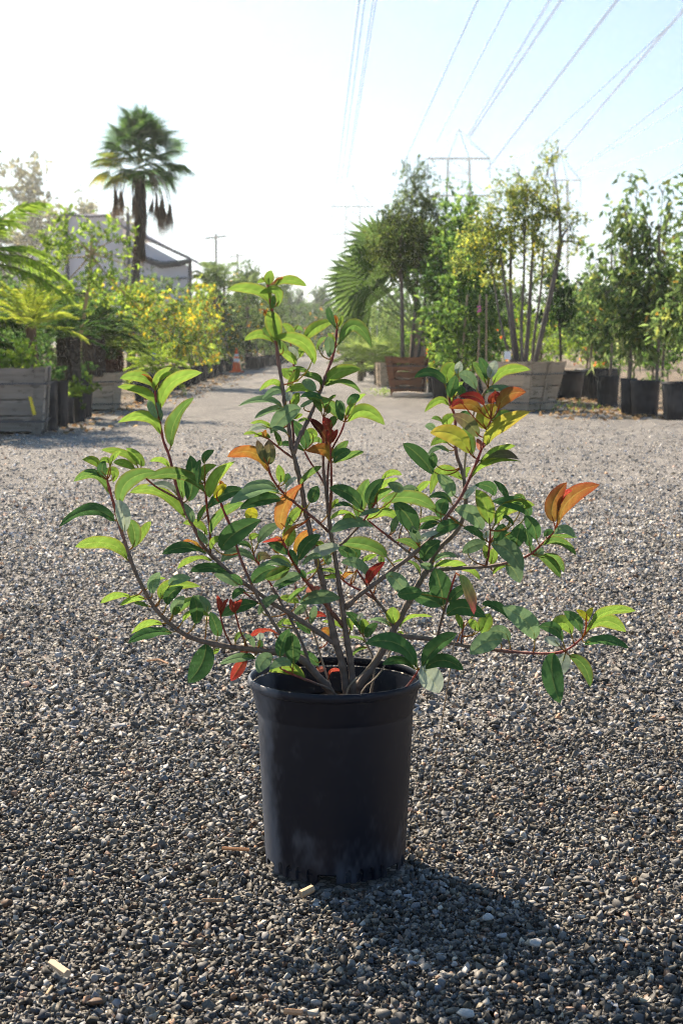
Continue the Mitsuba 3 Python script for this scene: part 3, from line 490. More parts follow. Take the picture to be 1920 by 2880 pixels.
29 g 450,900,3627 458,867,3633 431,816,3879 200,792,4013 164 59,-76,25
29 y 450,900,3627 483,795,3665 475,834,3783 466,856,3888 188 2,96,-26
29 g 450,900,3627 526,794,3578 526,780,3738 695,701,3839 154 -27,-95,-17
29 g 542,877,3426 519,901,3504 331,981,3597 71,1011,3543 155 20,50,84
29 g 542,877,3426 537,922,3377 386,891,3409 287,890,3260 93 -31,84,44
29 w 450,900,3627 362,778,3859 418,763,3966 456,783,3998 86 -8,-99,9
29 y 450,900,3627 363,804,3907 294,796,3726 88,774,3930 89 -5,87,50
2 p 995,245,3908 912,287,3850 794,297,4036 542,310,3982 147 29,-37,88
2 y 995,245,3908 956,138,3947 930,108,4088 938,113,4222 222 2,100,9
2 y 995,245,3908 1061,246,3858 1149,350,4064 1573,466,4013 195 -44,50,75
2 y 913,232,3756 1013,286,3714 1064,309,3752 1115,329,3756 103 -25,91,-33
31 g 1315,-900,3420 1287,-972,3445 1112,-1114,4038 523,-1193,3920 310 53,-63,56
31 g 1315,-900,3420 1257,-931,3403 1082,-963,3674 764,-1094,3561 168 41,-47,79
17 p -684,-682,3289 -682,-847,3466 -832,-907,3634 -1014,-953,3440 137 28,-93,24
17 y -498,-569,3187 -482,-520,3145 -676,-519,3469 -872,-525,3362 161 16,94,30
17 y -498,-569,3187 -496,-592,3211 -811,-630,3394 -1031,-614,3332 197 13,70,70
17 g -861,-800,3406 -860,-801,3587 -891,-789,3789 -727,-853,4038 188 -5,-99,-10
17 g -684,-682,3289 -653,-741,3459 -666,-809,3721 -676,-958,3994 239 7,-93,-37
17 p -861,-800,3406 -980,-780,3599 -1158,-748,3584 -1206,-795,3356 222 -5,-99,11
4 p -2087,-375,3752 -2070,-390,4229 -2026,-422,4334 -2210,-433,4501 188 21,-98,-5
4 y -2531,-466,3976 -2411,-576,4116 -2321,-556,4334 -2005,-574,4230 156 -21,67,71
4 g -1926,-345,3706 -1868,-322,3826 -1891,-417,4003 -1987,-418,4226 188 20,-96,-17
4 g -2531,-466,3976 -2576,-574,3918 -2845,-624,4042 -3219,-847,3874 262 7,-32,94
4 g -2087,-375,3752 -2075,-400,3726 -2040,-504,3435 -2311,-635,3172 342 15,-93,33
4 y -1926,-345,3706 -1964,-380,3563 -1916,-364,3585 -1867,-347,3640 77 -13,96,-24
4 g -1598,-287,3639 -1615,-322,3735 -1568,-329,3903 -1473,-336,3871 86 12,99,-2
4 p -1431,-258,3623 -1452,-408,3868 -1335,-399,3829 -1300,-386,3673 103 19,-98,4
4 r -934,-176,3537 -912,-60,3799 -1149,-7,3949 -1379,128,3745 164 9,49,87
4 w -1263,-231,3599 -1193,-379,3779 -1209,-380,3859 -1224,-396,3891 137 15,-98,-12
4 g -1263,-231,3599 -1229,-185,3598 -1203,-215,3684 -1210,-229,3749 94 0,-96,-28
4 p -1263,-231,3599 -1283,-272,3457 -1528,-299,3534 -1841,-300,3388 203 -9,-46,88
4 g -1263,-231,3599 -1282,-292,3453 -1405,-287,3540 -1494,-309,3482 86 11,-97,20
4 r -1431,-258,3623 -1434,-224,3480 -1544,-266,3313 -1674,-250,3100 188 -2,-100,8
4 d -1263,-231,3599 -1286,-219,3530 -1395,-180,3597 -1538,-144,3530 90 25,84,47
4 r -1098,-203,3562 -1144,-94,3503 -1161,-82,3551 -1178,-65,3598 68 -2,96,-29
32 r -1792,-900,4290 -1785,-991,4307 -1770,-1066,4434 -1819,-1123,4619 105 70,-68,-21
32 r -1792,-900,4290 -1764,-1056,4319 -1763,-1047,4454 -1664,-1094,4566 89 -63,-76,14
32 r -1792,-900,4290 -1795,-804,4272 -1782,-800,4369 -1773,-824,4471 68 -5,99,11
33 r -1575,-700,4286 -1588,-748,4295 -1621,-784,4391 -1636,-832,4521 86 19,-93,-31
33 r -1575,-700,4286 -1555,-871,4333 -1548,-896,4439 -1460,-949,4533 86 -16,-94,-29
33 r -1575,-700,4286 -1579,-688,4284 -1593,-699,4392 -1565,-713,4468 68 -5,99,14
31 g 1315,-900,3420 1361,-1017,3481 1477,-1201,3845 1845,-1290,4053 294 -71,-64,30
31 g 1315,-900,3420 1406,-1070,3460 1652,-1175,3774 1965,-1229,3495 212 -28,-94,21
31 w 1315,-900,3420 1327,-1056,3489 1504,-1029,3354 1617,-1044,3097 359 9,-100,3
2 g 1851,600,7642 1807,477,7846 1586,433,8179 1304,398,7976 193 28,-74,61
2 y 1851,600,7642 1870,659,7857 1771,702,8065 1939,723,8173 239 3,98,-21
2 w 1901,584,7478 2000,626,8008 2017,638,8108 2031,612,8208 137 -9,-99,-6
2 g 1851,600,7642 1862,520,7628 1906,458,7822 1947,366,7980 188 -18,-92,-36
2 y 1901,584,7478 1892,691,7538 1862,705,7706 2077,633,7874 136 -14,96,25
2 g 1851,600,7642 2025,477,7663 2080,443,7747 2034,405,7831 154 -11,-92,-38
2 y 1901,584,7478 1849,557,7494 1734,552,7715 1473,532,7420 130 -13,94,32
2 y 1969,551,7148 1747,492,7188 1816,474,7260 1938,495,7347 188 5,100,-7
2 g 1969,551,7148 1751,562,7226 1668,578,7330 1586,603,7283 68 21,97,-10
2 p 1969,551,7148 1628,443,7100 1571,409,7185 1467,399,7169 120 23,-97,-7
2 y 1969,520,6800 1833,494,6879 1731,546,7039 1577,536,6851 128 17,98,-6
2 y 1901,584,7478 2022,469,7962 2037,460,8024 2119,452,8036 86 15,99,3
2 g 1966,567,7317 2032,524,7279 2080,508,7413 2195,488,7347 103 -22,-98,-1
37 p 2312,-100,7665 2230,-195,7784 2133,-164,8057 1971,-170,8009 188 -8,-100,2
37 g 2423,-200,7816 2380,-140,7879 2337,-174,8105 2191,-124,8201 154 8,100,0
37 g 2423,-200,7816 2420,-219,7929 2416,-284,8080 2266,-357,8276 154 6,-94,-35
37 w 2423,-200,7816 2424,-341,7964 2466,-379,8117 2514,-365,8236 171 -12,-99,-5
37 y 2423,-200,7816 2519,-128,7863 2578,-181,8178 3058,-131,8105 202 -24,80,55
37 p 2423,-200,7816 2388,-230,7753 2515,-251,7842 2769,-282,7803 137 -19,-71,68
37 g 2312,-100,7665 2377,-189,7711 2464,-201,7820 2706,-278,7754 116 -24,-46,86
18 D 2437,-600,7336 2310,-738,7549 2231,-797,7760 1937,-834,7702 144 37,-86,35
18 o 2437,-600,7336 2284,-519,7412 2178,-388,7658 1823,-379,7509 163 27,96,-9
18 D 2384,-570,7157 1992,-756,7581 1893,-742,7683 1809,-776,7534 86 8,-99,8
18 r 2437,-600,7336 2406,-560,7573 2444,-574,7697 2577,-592,7709 137 17,99,2
18 D 2437,-600,7336 2460,-648,7687 2472,-675,7752 2551,-681,7720 86 -33,-94,-4
18 O 2437,-600,7336 2542,-648,7481 2593,-660,7787 2931,-678,7760 222 11,99,-4
18 q 2384,-570,7157 2359,-597,7177 2222,-502,7402 2531,-436,7536 257 -5,92,-39
18 q 2305,-512,6875 2359,-629,6923 2414,-676,7241 2996,-572,7438 310 -43,79,44
18 g 2437,-600,7336 2462,-516,7268 2585,-470,7433 2741,-430,7440 137 -16,96,-22
18 b 2362,-541,7054 2232,-527,7045 2130,-641,7331 1842,-780,7393 222 31,-90,-30
18 q 2246,-483,6702 2100,-509,6787 1971,-431,7191 1537,-369,7115 291 17,98,-12
18 g 2246,-483,6702 2159,-383,6761 2131,-307,6998 2034,-287,7175 205 12,97,-19
18 k 2305,-512,6875 2251,-596,6841 2277,-652,6949 2210,-683,7023 103 1,-90,-43
2 p 1969,520,6800 1867,487,6727 1702,477,6920 1518,379,6719 125 14,-53,84
2 g 2066,488,6482 1601,471,6368 1433,493,6690 1129,423,6865 259 17,-98,6
2 g 2066,488,6482 1612,391,6476 1594,387,6651 1573,327,6731 137 -1,-97,-25
2 y 2107,473,6314 2110,540,6261 1674,596,6711 1575,557,6091 174 0,100,9
2 p 2146,442,5972 1902,431,6002 1902,338,6238 1675,316,6365 222 13,-97,-22
2 y 2107,473,6314 2176,538,6329 2060,559,6386 2208,538,6480 103 10,99,-2
2 w 2146,442,5972 2095,326,5980 2183,297,6104 2309,320,6206 114 -42,-83,37
2 g 2128,427,5802 2589,277,6035 2589,182,6253 2280,97,6236 171 39,-90,-21
18 y 2122,-426,6384 2157,-441,6400 2376,-447,6720 2858,-548,6675 258 -25,50,83
18 b 2246,-483,6702 2332,-447,6627 2604,-476,6875 2858,-543,6723 204 -25,-63,73
18 y 2246,-483,6702 2280,-488,6630 2444,-422,6838 2808,-328,6901 202 -50,62,60
18 p 1787,-317,5791 2339,-324,5542 2235,-435,5910 1918,-465,5893 257 22,-97,-13
18 g 1696,-291,5644 1691,-262,5731 1647,-293,5939 1763,-368,6053 222 -16,-95,-28
18 g 1888,-344,5930 1845,-358,5986 1723,-403,6203 1493,-416,6090 129 30,-73,61
24 y 2444,-600,5579 2436,-554,5668 2414,-625,5959 2228,-576,6204 257 3,100,5
24 y 2444,-600,5579 2517,-629,5661 2590,-532,6029 3106,-440,5979 256 -46,80,38
24 g 2461,-372,5357 2711,-500,6067 2694,-488,6215 2511,-530,6352 119 43,-88,21
24 g 2461,-372,5357 3078,-367,5759 3068,-469,6032 2514,-620,6047 232 46,-87,14
24 g 2461,-372,5357 3014,-454,6046 2916,-456,6159 2821,-451,6078 86 0,100,-9
24 g 2444,-600,5579 2807,-615,5659 2725,-613,5821 2646,-615,5788 72 34,84,42
18 g 1787,-317,5791 1610,-332,5822 1347,-301,6201 777,-243,6028 267 22,82,53
18 g 1364,-214,5248 930,-296,5981 1214,-314,5791 1271,-332,5519 291 -1,-100,7
18 g 1696,-291,5644 1650,-244,5664 1502,-256,5649 1355,-283,5571 120 8,-98,17
18 g 1787,-317,5791 1989,-275,5668 1739,-358,5645 1623,-417,5555 188 28,-93,24
18 p 1787,-317,5791 1987,-303,5639 1867,-294,5572 1580,-338,5447 154 -35,-43,83
18 g 1236,-190,5131 1413,-166,5044 1389,-134,5337 1007,-41,5358 180 51,79,35
18 p 1364,-214,5248 1339,-295,5342 1262,-284,5473 1230,-337,5610 171 6,-99,-13
18 w 1364,-214,5248 1322,-311,5361 1442,-331,5479 1661,-330,5527 133 -35,-68,65
18 g 1236,-190,5131 1405,-321,5042 1431,-423,5274 1653,-481,5384 239 -32,-93,-20
18 g 1696,-291,5644 1683,-229,5728 1476,-155,5711 1328,-159,5670 132 8,84,54
21 g 537,-317,5824 426,-319,5870 310,-446,6193 -59,-504,6246 232 52,-81,28
21 g 421,-239,5643 354,-247,5747 386,-228,6040 517,-189,6330 239 1,99,-10
21 g 643,-400,6009 537,-432,5964 496,-500,6195 740,-664,6382 188 -60,-78,-14
21 y 643,-400,6009 618,-438,6110 730,-412,6294 976,-304,6373 147 -56,73,39
21 y 643,-400,6009 731,-409,6351 867,-407,6543 1040,-324,6443 122 -35,86,36
21 g 537,-317,5824 538,-390,5878 618,-419,6141 895,-347,6198 180 -44,82,38
21 p 537,-317,5824 1038,-420,6157 1036,-445,6249 842,-449,6306 154 13,-99,-3
21 y 421,-239,5643 312,-337,5774 110,-257,5895 -62,-179,5722 140 12,55,83
21 y 421,-239,5643 313,-279,5751 215,-319,5845 118,-308,5705 86 -11,98,-15
21 p 421,-239,5643 623,-274,5586 303,-334,5814 -44,-471,5562 228 13,-55,82
21 g 537,-317,5824 295,-434,5915 157,-499,6052 -11,-553,5961 123 29,-43,86
21 p 643,-400,6009 715,-452,5885 554,-418,5873 392,-467,5805 105 -13,-74,66
22 y 861,433,5359 1078,534,5570 843,552,5873 542,697,5619 186 30,85,44
22 y 522,500,5625 792,579,5768 835,597,5868 911,614,5900 103 -6,98,-21
22 p 1202,372,5096 1352,363,6112 1218,359,6204 1083,303,6134 103 22,-97,8
22 y 1032,401,5228 1284,327,6057 1424,397,6196 1547,437,6255 130 -41,91,4
22 p 861,433,5359 925,463,5410 975,493,5575 1025,491,5677 120 -4,-99,12
18 g 960,-143,4920 838,-209,5089 585,3,5341 110,27,5289 260 37,88,31
18 p 828,-121,4806 807,-181,4804 1043,-235,4771 1187,-158,4417 239 9,-100,3
20 p 454,8,4697 565,2,4725 423,-22,5063 118,-59,5001 174 38,-82,44
20 D 559,106,4520 539,-61,4635 500,-133,4838 775,-146,4997 154 -19,-98,-10
20 o 348,-100,4874 299,-73,4820 155,-103,4850 126,-78,4704 73 -14,97,17
19 g 85,100,4709 250,10,5058 184,-36,5189 52,-80,5220 171 33,-94,-12
19 g 239,128,4576 368,204,5013 326,196,5182 185,175,5218 205 14,-99,-2
19 y 239,128,4576 433,108,4993 516,117,5042 665,103,5094 86 2,100,1
19 g 600,182,4389 784,192,4930 760,215,5003 701,209,5046 103 2,99,-13
19 y 85,100,4709 85,6,4724 -14,-6,4793 -180,9,4724 82 1,91,41
19 g 85,100,4709 118,-3,4792 -6,75,4864 -230,74,4847 121 26,67,70
26 g 1812,-190,4409 1390,-344,4565 1190,-348,4525 1005,-401,4525 205 12,-97,19
26 g 1753,-93,4176 1731,-152,4300 1530,-262,4448 1255,-277,4463 222 27,-96,7
26 g 1753,-93,4176 1747,-166,4302 1705,-263,4627 1607,-232,4894 342 0,-99,-11
26 g 1812,-190,4409 1839,-259,4352 1887,-358,4585 2172,-347,4665 154 -26,-97,1
26 K 1922,-400,4871 1973,-570,4881 2105,-760,4658 2177,-880,4332 206 22,-81,54
26 g 1753,-93,4176 1802,-111,4125 1984,-294,4458 2366,-418,4182 257 -48,-86,16
2 g 1413,311,4662 1393,350,4720 1291,372,5052 922,319,4937 178 36,40,84
2 p 1501,325,4810 1607,297,4847 1512,261,4895 1386,235,4907 120 29,-96,6
2 p 1592,339,4957 1616,179,4966 1742,219,5128 1966,203,5063 131 -19,-52,83
23 y 1650,287,4815 1602,224,4875 1801,225,5001 2141,285,4883 183 -9,68,73
23 y 2000,182,4858 1989,257,4836 2235,287,4882 2368,219,4673 155 33,74,59
30 y 2049,-328,3949 2025,-435,3970 2009,-412,4114 1926,-415,4198 103 3,100,-7
30 y 2046,-178,3803 2358,-146,3842 2427,-124,4014 2485,-33,4137 228 2,93,-37
30 y 2046,-178,3803 2330,-145,3879 2231,-112,4003 2167,-95,4055 133 9,98,-19
25 g 1971,-44,3643 2367,-87,4314 2626,-165,4347 2847,-247,4084 197 13,-66,74
25 p 3157,-467,3582 3185,-558,3831 3096,-713,4196 2674,-717,4363 323 18,-98,-12
25 p 2653,-278,3589 2682,-379,3777 2442,-361,3838 2185,-366,3571 304 -11,-97,20
25 p 2822,-340,3582 2808,-305,3762 2692,-259,3993 2461,-306,3873 190 5,-99,15
25 y 3778,-732,3775 3728,-766,3946 3611,-764,4290 3420,-725,4047 247 7,98,-17
25 g 3648,-664,3657 3588,-761,3836 3512,-843,4133 3203,-998,4117 185 59,-79,14
25 w 3648,-664,3657 3536,-754,3762 3449,-787,3877 3297,-793,3879 133 18,-98,5
25 g 3893,-800,3907 3842,-935,4033 3788,-1028,4258 3568,-1073,4364 171 19,-95,-24
25 Y 3893,-800,3907 3989,-730,4138 3940,-687,4271 3824,-624,4309 95 28,91,-30
25 Y 3893,-800,3907 3972,-828,4175 3939,-805,4284 4039,-829,4383 95 20,98,-6
25 y 3893,-800,3907 3941,-823,3993 4261,-707,4316 4590,-550,3976 258 -35,85,41
25 y 3893,-800,3907 4030,-917,4138 4110,-882,4392 4657,-857,4361 222 -27,80,54
25 g 3893,-800,3907 3892,-928,3815 4206,-1044,3994 4552,-1003,3809 229 -5,-50,86
25 g 3490,-597,3609 3454,-720,3645 3340,-861,3370 3518,-972,2929 342 -15,-94,32
25 w 3648,-664,3657 3653,-647,3612 3612,-666,3497 3527,-629,3259 247 -22,-98,3
25 g 3648,-664,3657 3687,-724,3601 3991,-788,3537 4028,-773,3146 190 5,100,-7
23 O 3475,-500,5574 3470,-548,5710 3304,-467,5969 3612,-548,6308 248 16,99,-4
23 O 3475,-500,5574 3515,-572,5656 3574,-325,6114 4145,-202,6267 299 -59,80,13
23 r 3475,-500,5574 3524,-492,5858 3551,-460,6166 3720,-485,6205 138 -46,85,24
23 p 3475,-500,5574 3449,-599,5514 3601,-634,5729 3765,-640,5487 137 -12,-99,12
23 g 3381,-425,5432 3308,-463,5464 3359,-491,5569 3442,-529,5562 103 -41,-91,-6
23 g 3262,-350,5304 3304,-270,5307 3437,-226,5478 3843,-140,5430 194 -31,57,76
23 g 3262,-350,5304 3299,-424,5320 3527,-446,5511 3807,-399,5202 185 10,80,59
23 g 3151,-277,5167 3241,-272,5110 3452,-309,5103 3587,-338,4815 169 35,91,21
23 g 3151,-277,5167 3295,-354,5146 3522,-291,5175 3660,-220,4887 174 24,69,69
23 g 3262,-350,5304 3190,-382,5404 3191,-506,5625 2996,-528,5797 205 8,-95,-31
23 g 3151,-277,5167 3104,-304,5279 3075,-327,5430 3005,-415,5588 137 1,-94,-33
23 p 3151,-277,5167 3178,-255,5107 3169,-279,5206 3115,-277,5316 103 -5,-99,-12
23 p 3151,-277,5167 3207,-280,5128 3269,-294,5220 3337,-277,5209 137 -8,-98,17
23 g 3004,-206,5081 2893,-299,5262 2869,-412,5482 2951,-448,5657 239 -20,-93,-32
23 g 2844,-136,5019 2828,-148,5357 2730,-204,5422 2667,-250,5518 188 30,-91,-28
23 p 2682,-68,4964 2743,-67,4980 2895,-36,4926 2982,-28,4674 257 6,-100,-8
23 y 2516,-2,4917 2556,17,4784 2621,27,4950 2757,58,4912 86 -4,97,-25
24 p 2461,-372,5357 2470,-456,5332 2769,-524,5382 2950,-546,4937 291 -8,-99,12
24 g 2461,-372,5357 2513,-502,5404 2628,-545,5540 2651,-533,5668 188 -18,-98,-2
24 g 2461,-372,5357 2384,-334,5381 2242,-434,5587 2046,-465,5603 151 56,-71,43
24 p 2437,-2,4921 2056,11,5136 2229,-24,5295 2418,-65,5304 188 -24,-97,7
24 w 2461,-372,5357 2359,-421,5426 2383,-448,5548 2560,-417,5515 86 -5,-99,15
24 y 2437,-2,4921 2545,85,4924 2547,130,5077 2615,159,5198 154 7,96,-27
24 y 2462,-164,5136 2416,-202,5067 2426,-165,5210 2401,-161,5292 103 10,98,-17
24 g 2444,-600,5579 2797,-667,5668 2711,-699,5833 2624,-770,5809 91 71,-49,51'''
shrub = thing('shrub', 'leafy young shrub with red tipped shoots and grey stems in the front black pot', 'shrub')
def pt(s): return np.array([float(a) for a in s.split(',')]) * 1e-4 + PC
stem_col = dict(k=((0.125, 0.095, 0.075), (0.10, 0.055, 0.04)), r=((0.12, 0.06, 0.04), (0.22, 0.035, 0.025)), p=((0.30, 0.25, 0.19), (0.22, 0.17, 0.11)))
stem_keys = []
for ln in STEMS.strip().split('\n'):
    a = ln.split(); p = np.array([pt(s) for s in a[3:]]); n = len(p)
    u = np.linspace(0, 1, n)
    if n > 3:
        m = 3 * n; uu = np.linspace(0, 1, m)
        p = np.stack([np.interp(uu, u, p[:, c]) for c in range(3)], 1)
        for _ in range(3): p[1:-1] = 0.25 * p[:-2] + 0.5 * p[1:-1] + 0.25 * p[2:]
        u, n = uu, m
    r = (float(a[1]) * (1 - u) ** 1.3 * 0.76 + float(a[2]) * (1 - (1 - u) ** 1.3) * 0.9) * 1e-3
    r = r * (1 + 0.07 * rs.normal(size=n)) * (1 + 0.22 * (rs.rand(n) < 0.12))
    r[-1] *= 0.5
    c0, c1 = np.array(stem_col[a[0]][0]), np.array(stem_col[a[0]][1])
    if a[0] == 'k' and float(a[1]) > 6.5: tipm = np.clip((u - 0.78) / 0.2, 0, 1)
    elif a[0] == 'k': tipm = np.clip((u - 0.45) / 0.4, 0, 1)
    else: tipm = u
    c1 = np.array((0.24, 0.04, 0.03)) if a[0] == 'k' else c1
    col = (c0 * (1 - tipm[:, None]) + c1 * tipm[:, None]) * rs.uniform(0.75, 1.25, (n, 1))
    stem_keys.append(MB().tube(p, r, col, 9).put('stem', 'bark', shrub, smooth=True))

LC = {  # base colour, tip colour
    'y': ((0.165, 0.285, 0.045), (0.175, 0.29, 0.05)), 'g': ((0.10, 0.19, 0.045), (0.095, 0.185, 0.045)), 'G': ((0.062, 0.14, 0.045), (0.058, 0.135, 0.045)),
    'p': ((0.145, 0.24, 0.115), (0.15, 0.24, 0.12)), 'w': ((0.32, 0.39, 0.29), (0.35, 0.41, 0.32)), 'Y': ((0.40, 0.43, 0.04), (0.43, 0.39, 0.03)),  # p and w have sky sheen and sun highlights painted into the leaf
    'o': ((0.25, 0.17, 0.03), (0.28, 0.08, 0.028)), 'O': ((0.28, 0.17, 0.04), (0.25, 0.06, 0.03)), 'q': ((0.23, 0.29, 0.04), (0.29, 0.22, 0.04)),
    'r': ((0.24, 0.05, 0.03), (0.27, 0.035, 0.03)), 'D': ((0.22, 0.035, 0.025), (0.16, 0.02, 0.02)), 'd': ((0.14, 0.05, 0.025), (0.075, 0.014, 0.016)),
    'b': ((0.13, 0.16, 0.06), (0.16, 0.11, 0.07)), 'k': ((0.32, 0.15, 0.11), (0.34, 0.10, 0.08)), 'K': ((0.20, 0.27, 0.08), (0.28, 0.06, 0.07))}
YOUNG_AND_BACKLIT = set('yYoOqrkg')  # g is mature green in a painted backlit tone, the rest young growth
lu = np.linspace(0, 1, 13); ls = np.array([-1, -0.62, -0.1, 0.0, 0.1, 0.62, 1.0])
prof = lu ** 0.60 * (1 - lu ** 1.55) ** 0.74; prof /= prof.max()
prof = np.maximum(prof, 0.0)
def leaf_mesh(att, B, C, Tp, W, n, col):
    r1 = np.random.RandomState(int(abs(B[0] * 7e4 + B[2] * 9e4 + Tp[0] * 1e4)) % 100000)
    Tp = Tp + 0.10 * (Tp - C)
    L = np.linalg.norm(Tp - B)
    bend = C - 0.5 * (B + Tp)
    cen = bez(B, C, Tp, lu)
    # the tip curls a little further over
    tan = unit(np.gradient(cen, axis=0))
    side = unit(np.cross(tan, n)); nn = np.cross(side, tan)
    cen = cen - nn * (np.clip(lu - 0.72, 0, 1) ** 2 * L * r1.uniform(0.0, 0.7))[:, None]
    fold = math.radians(r1.uniform(12, 36)) * (1 - 0.45 * lu); half = 0.5 * W * prof
    tw = r1.uniform(-0.5, 0.5) * (lu - 0.3)
    s2 = side * np.cos(tw)[:, None] + nn * np.sin(tw)[:, None]; n2 = nn * np.cos(tw)[:, None] - side * np.sin(tw)[:, None]
    wav = 0.035 * W * np.sin(lu * r1.uniform(9, 15) + r1.uniform(0, 6))
    V, Cc = [], []
    c0, c1 = LC[col]; c0, c1 = np.array(c0), np.array(c1)
    bright = r1.uniform(0.82, 1.16)
    for s in ls:
        lift = half * np.abs(s) * np.sin(fold) - 0.16 * half * s * s + wav * abs(s) ** 2 * np.sign(s)
        lift = lift - (0.05 * half if abs(s) < 0.05 else 0)
        V.append(cen + s2 * (s * half * np.cos(fold))[:, None] + n2 * lift[:, None])
        mixu = np.clip((lu - 0.15) / 0.8, 0, 1) ** 1.3
        if col in 'oOq': mixu = np.clip(mixu * 0.7 + 0.5 * abs(s) ** 3, 0, 1)
        c = c0 * (1 - mixu[:, None]) + c1 * mixu[:, None]
        c = c * (bright * (1 + 0.10 * np.sin(lu * 40 + abs(s) * 4)))[:, None]
        if abs(s) < 0.05: c = c * 0.8 + np.array((0.10, 0.10, 0.03))
        if abs(s) > 0.99 and col in 'yg': c = c * np.array((0.95, 0.8, 0.9)) + np.array((0.05, 0.0, 0.0))
        Cc.append(c * (1 + 0.07 * r1.normal(size=(len(lu), 1))))
    nu, ns = len(lu), len(ls)
    V = np.stack(V, 1).reshape(-1, 3); Cc = np.stack(Cc, 1).reshape(-1, 3)
    i, j = np.meshgrid(np.arange(nu - 1), np.arange(ns - 1), indexing='ij')
    q = np.stack([i * ns + j, i * ns + j + 1, (i + 1) * ns + j + 1, (i + 1) * ns + j], -1).reshape(-1, 4)
    mb = MB().add(V, q, Cc)
    d = np.linalg.norm(B - att)
    ctl = 0.5 * (att + B) + np.array([0, 0, -0.12 * d]) + 0.1 * d * r1.normal(size=3)
    ctl = 0.5 * ctl + 0.5 * (B - tan[0] * 0.5 * d)
    pp = bez(att, ctl, B + tan[0] * 0.012, np.linspace(0, 1, 6))
    pc = np.array((0.30, 0.34, 0.07)) if col in 'ygGpw' else np.array((0.42, 0.12, 0.04))
    pcs = np.linspace(0, 1, 6)[:, None]; pc = np.array((0.30, 0.10, 0.04)) * (1 - pcs) + pc * pcs
    mb.tube(pp, [0.0013, 0.0011, 0.001, 0.001, 0.001, 0.0006], pc, 5, caps=False)
    return mb
for ln in LEAVES.strip().split('\n'):
    a = ln.split(); col = a[1]
    att, B, C, Tp = (pt(s) for s in a[2:6])
    n = np.array([float(x) for x in a[7].split(',')]); 
    shade = col
    if col == 'g' and n @ (EYE - B) > 0: shade = 'G'  # greens showing their upper face take a darker copy with painted shade
    leaf_mesh(att, B, C, Tp, int(a[6]) * 1.09e-4, unit(n), shade).put('leaf', 'leaf_young_and_backlit' if shade in YOUNG_AND_BACKLIT else 'leaf_mature', stem_keys[int(a[0])], smooth=True)

# ---------------------------------------------------------------- builders for the nursery rows
def leaves_at(mb, rg, pos, d, L, W, cols, up=None, fold=0.25):
    """folded diamond leaves: four corners and two triangles each"""
    pos = np.asarray(pos, float); n = len(pos); d = unit(d)
    if up is None: up = unit(rg.normal(size=(n, 3)) + [0, 0, 1.1])
    s = unit(np.cross(d, up)); nn = np.cross(s, d)
    L = np.broadcast_to(L, (n,))[:, None] * rg.uniform(0.7, 1.25, (n, 1)); W = np.broadcast_to(W, (n,))[:, None] * rg.uniform(0.8, 1.2, (n, 1))
    mid = pos + d * L * 0.45
    V = np.stack([pos, mid - s * W / 2 + nn * W * fold, pos + d * L - nn * L * 0.12, mid + s * W / 2 + nn * W * fold], 1).reshape(-1, 3)
    b = (np.arange(n) * 4)[:, None]
    F = np.vstack([b + [0, 1, 2], b + [0, 2, 3]])
    mb.add(V, F, np.repeat(cols, 4, 0))

def palette(rg, n, pal, wts=None, var=0.2):
    pal = np.asarray(pal, float); k = rg.choice(len(pal), n, p=wts)
    return pal[k] * np.exp(rg.normal(0, var, (n, 1)))

GREEN = [(0.10, 0.20, 0.04), (0.15, 0.27, 0.045), (0.06, 0.13, 0.035)]
LIME = [(0.26, 0.38, 0.05), (0.34, 0.46, 0.06), (0.16, 0.27, 0.045)]
DARK = [(0.05, 0.11, 0.035), (0.085, 0.165, 0.04), (0.035, 0.075, 0.025)]
OLIVE = [(0.085, 0.125, 0.035), (0.14, 0.18, 0.045), (0.05, 0.08, 0.025)]
YEL = [(0.62, 0.48, 0.03), (0.60, 0.38, 0.03), (0.26, 0.34, 0.05), (0.14, 0.24, 0.045)]

def crown_mesh(rg, clumps, n, L, W, pal, wts=None, droop=0.0, var=0.22, out=0.7):
    """leaves on many small sprays spread through each clump (x, y, z, rx, rz)"""
    mb = MB()
    vol = np.array([c[3] ** 2 * c[4] for c in clumps]) ** 0.8; cnt = np.maximum(8, n * vol / vol.sum()).astype(int)
    for (x, y, z, rx, rz), m in zip(clumps, cnt):
        ns = max(3, m // 16)
        q = unit(rg.normal(size=(ns, 3))) * (rg.uniform(0.25, 1.0, (ns, 1)) ** 0.5)
        sd = unit(q + rg.normal(size=(ns, 3)) * 0.5 + [0, 0, 0.35 - droop])
        k = rg.randint(0, ns, m)
        t = rg.uniform(-0.5, 1, m)
        pos = q[k] * [rx, rx, rz] + sd[k] * (t * 2.6 * L)[:, None] + rg.normal(size=(m, 3)) * L * 0.35
        d = sd[k] * out + rg.normal(size=(m, 3)) * 0.75 + [0, 0, -droop]
        tone = np.exp(rg.normal(0, 0.18, ns))[k][:, None]
        leaves_at(mb, rg, pos + [x, y, z], d, L, W, palette(rg, m, pal, wts, var) * tone)
    return mb

def limbs(rg, mb, base, tops, r0, r1, col, wob=0.06):
    for t in tops:
        b, t = np.asarray(base, float), np.asarray(t, float); L = np.linalg.norm(t - b)
        m = 0.5 * (b + t) + rg.normal(size=3) * wob * L + np.array([b[0] - t[0], b[1] - t[1], 0]) * 0.18
        mb.tube(bez(b, m, t, np.linspace(0, 1, 7)), np.linspace(r0, r1, 7), np.asarray(col) * rg.uniform(0.7, 1.3, (7, 1)), 6)

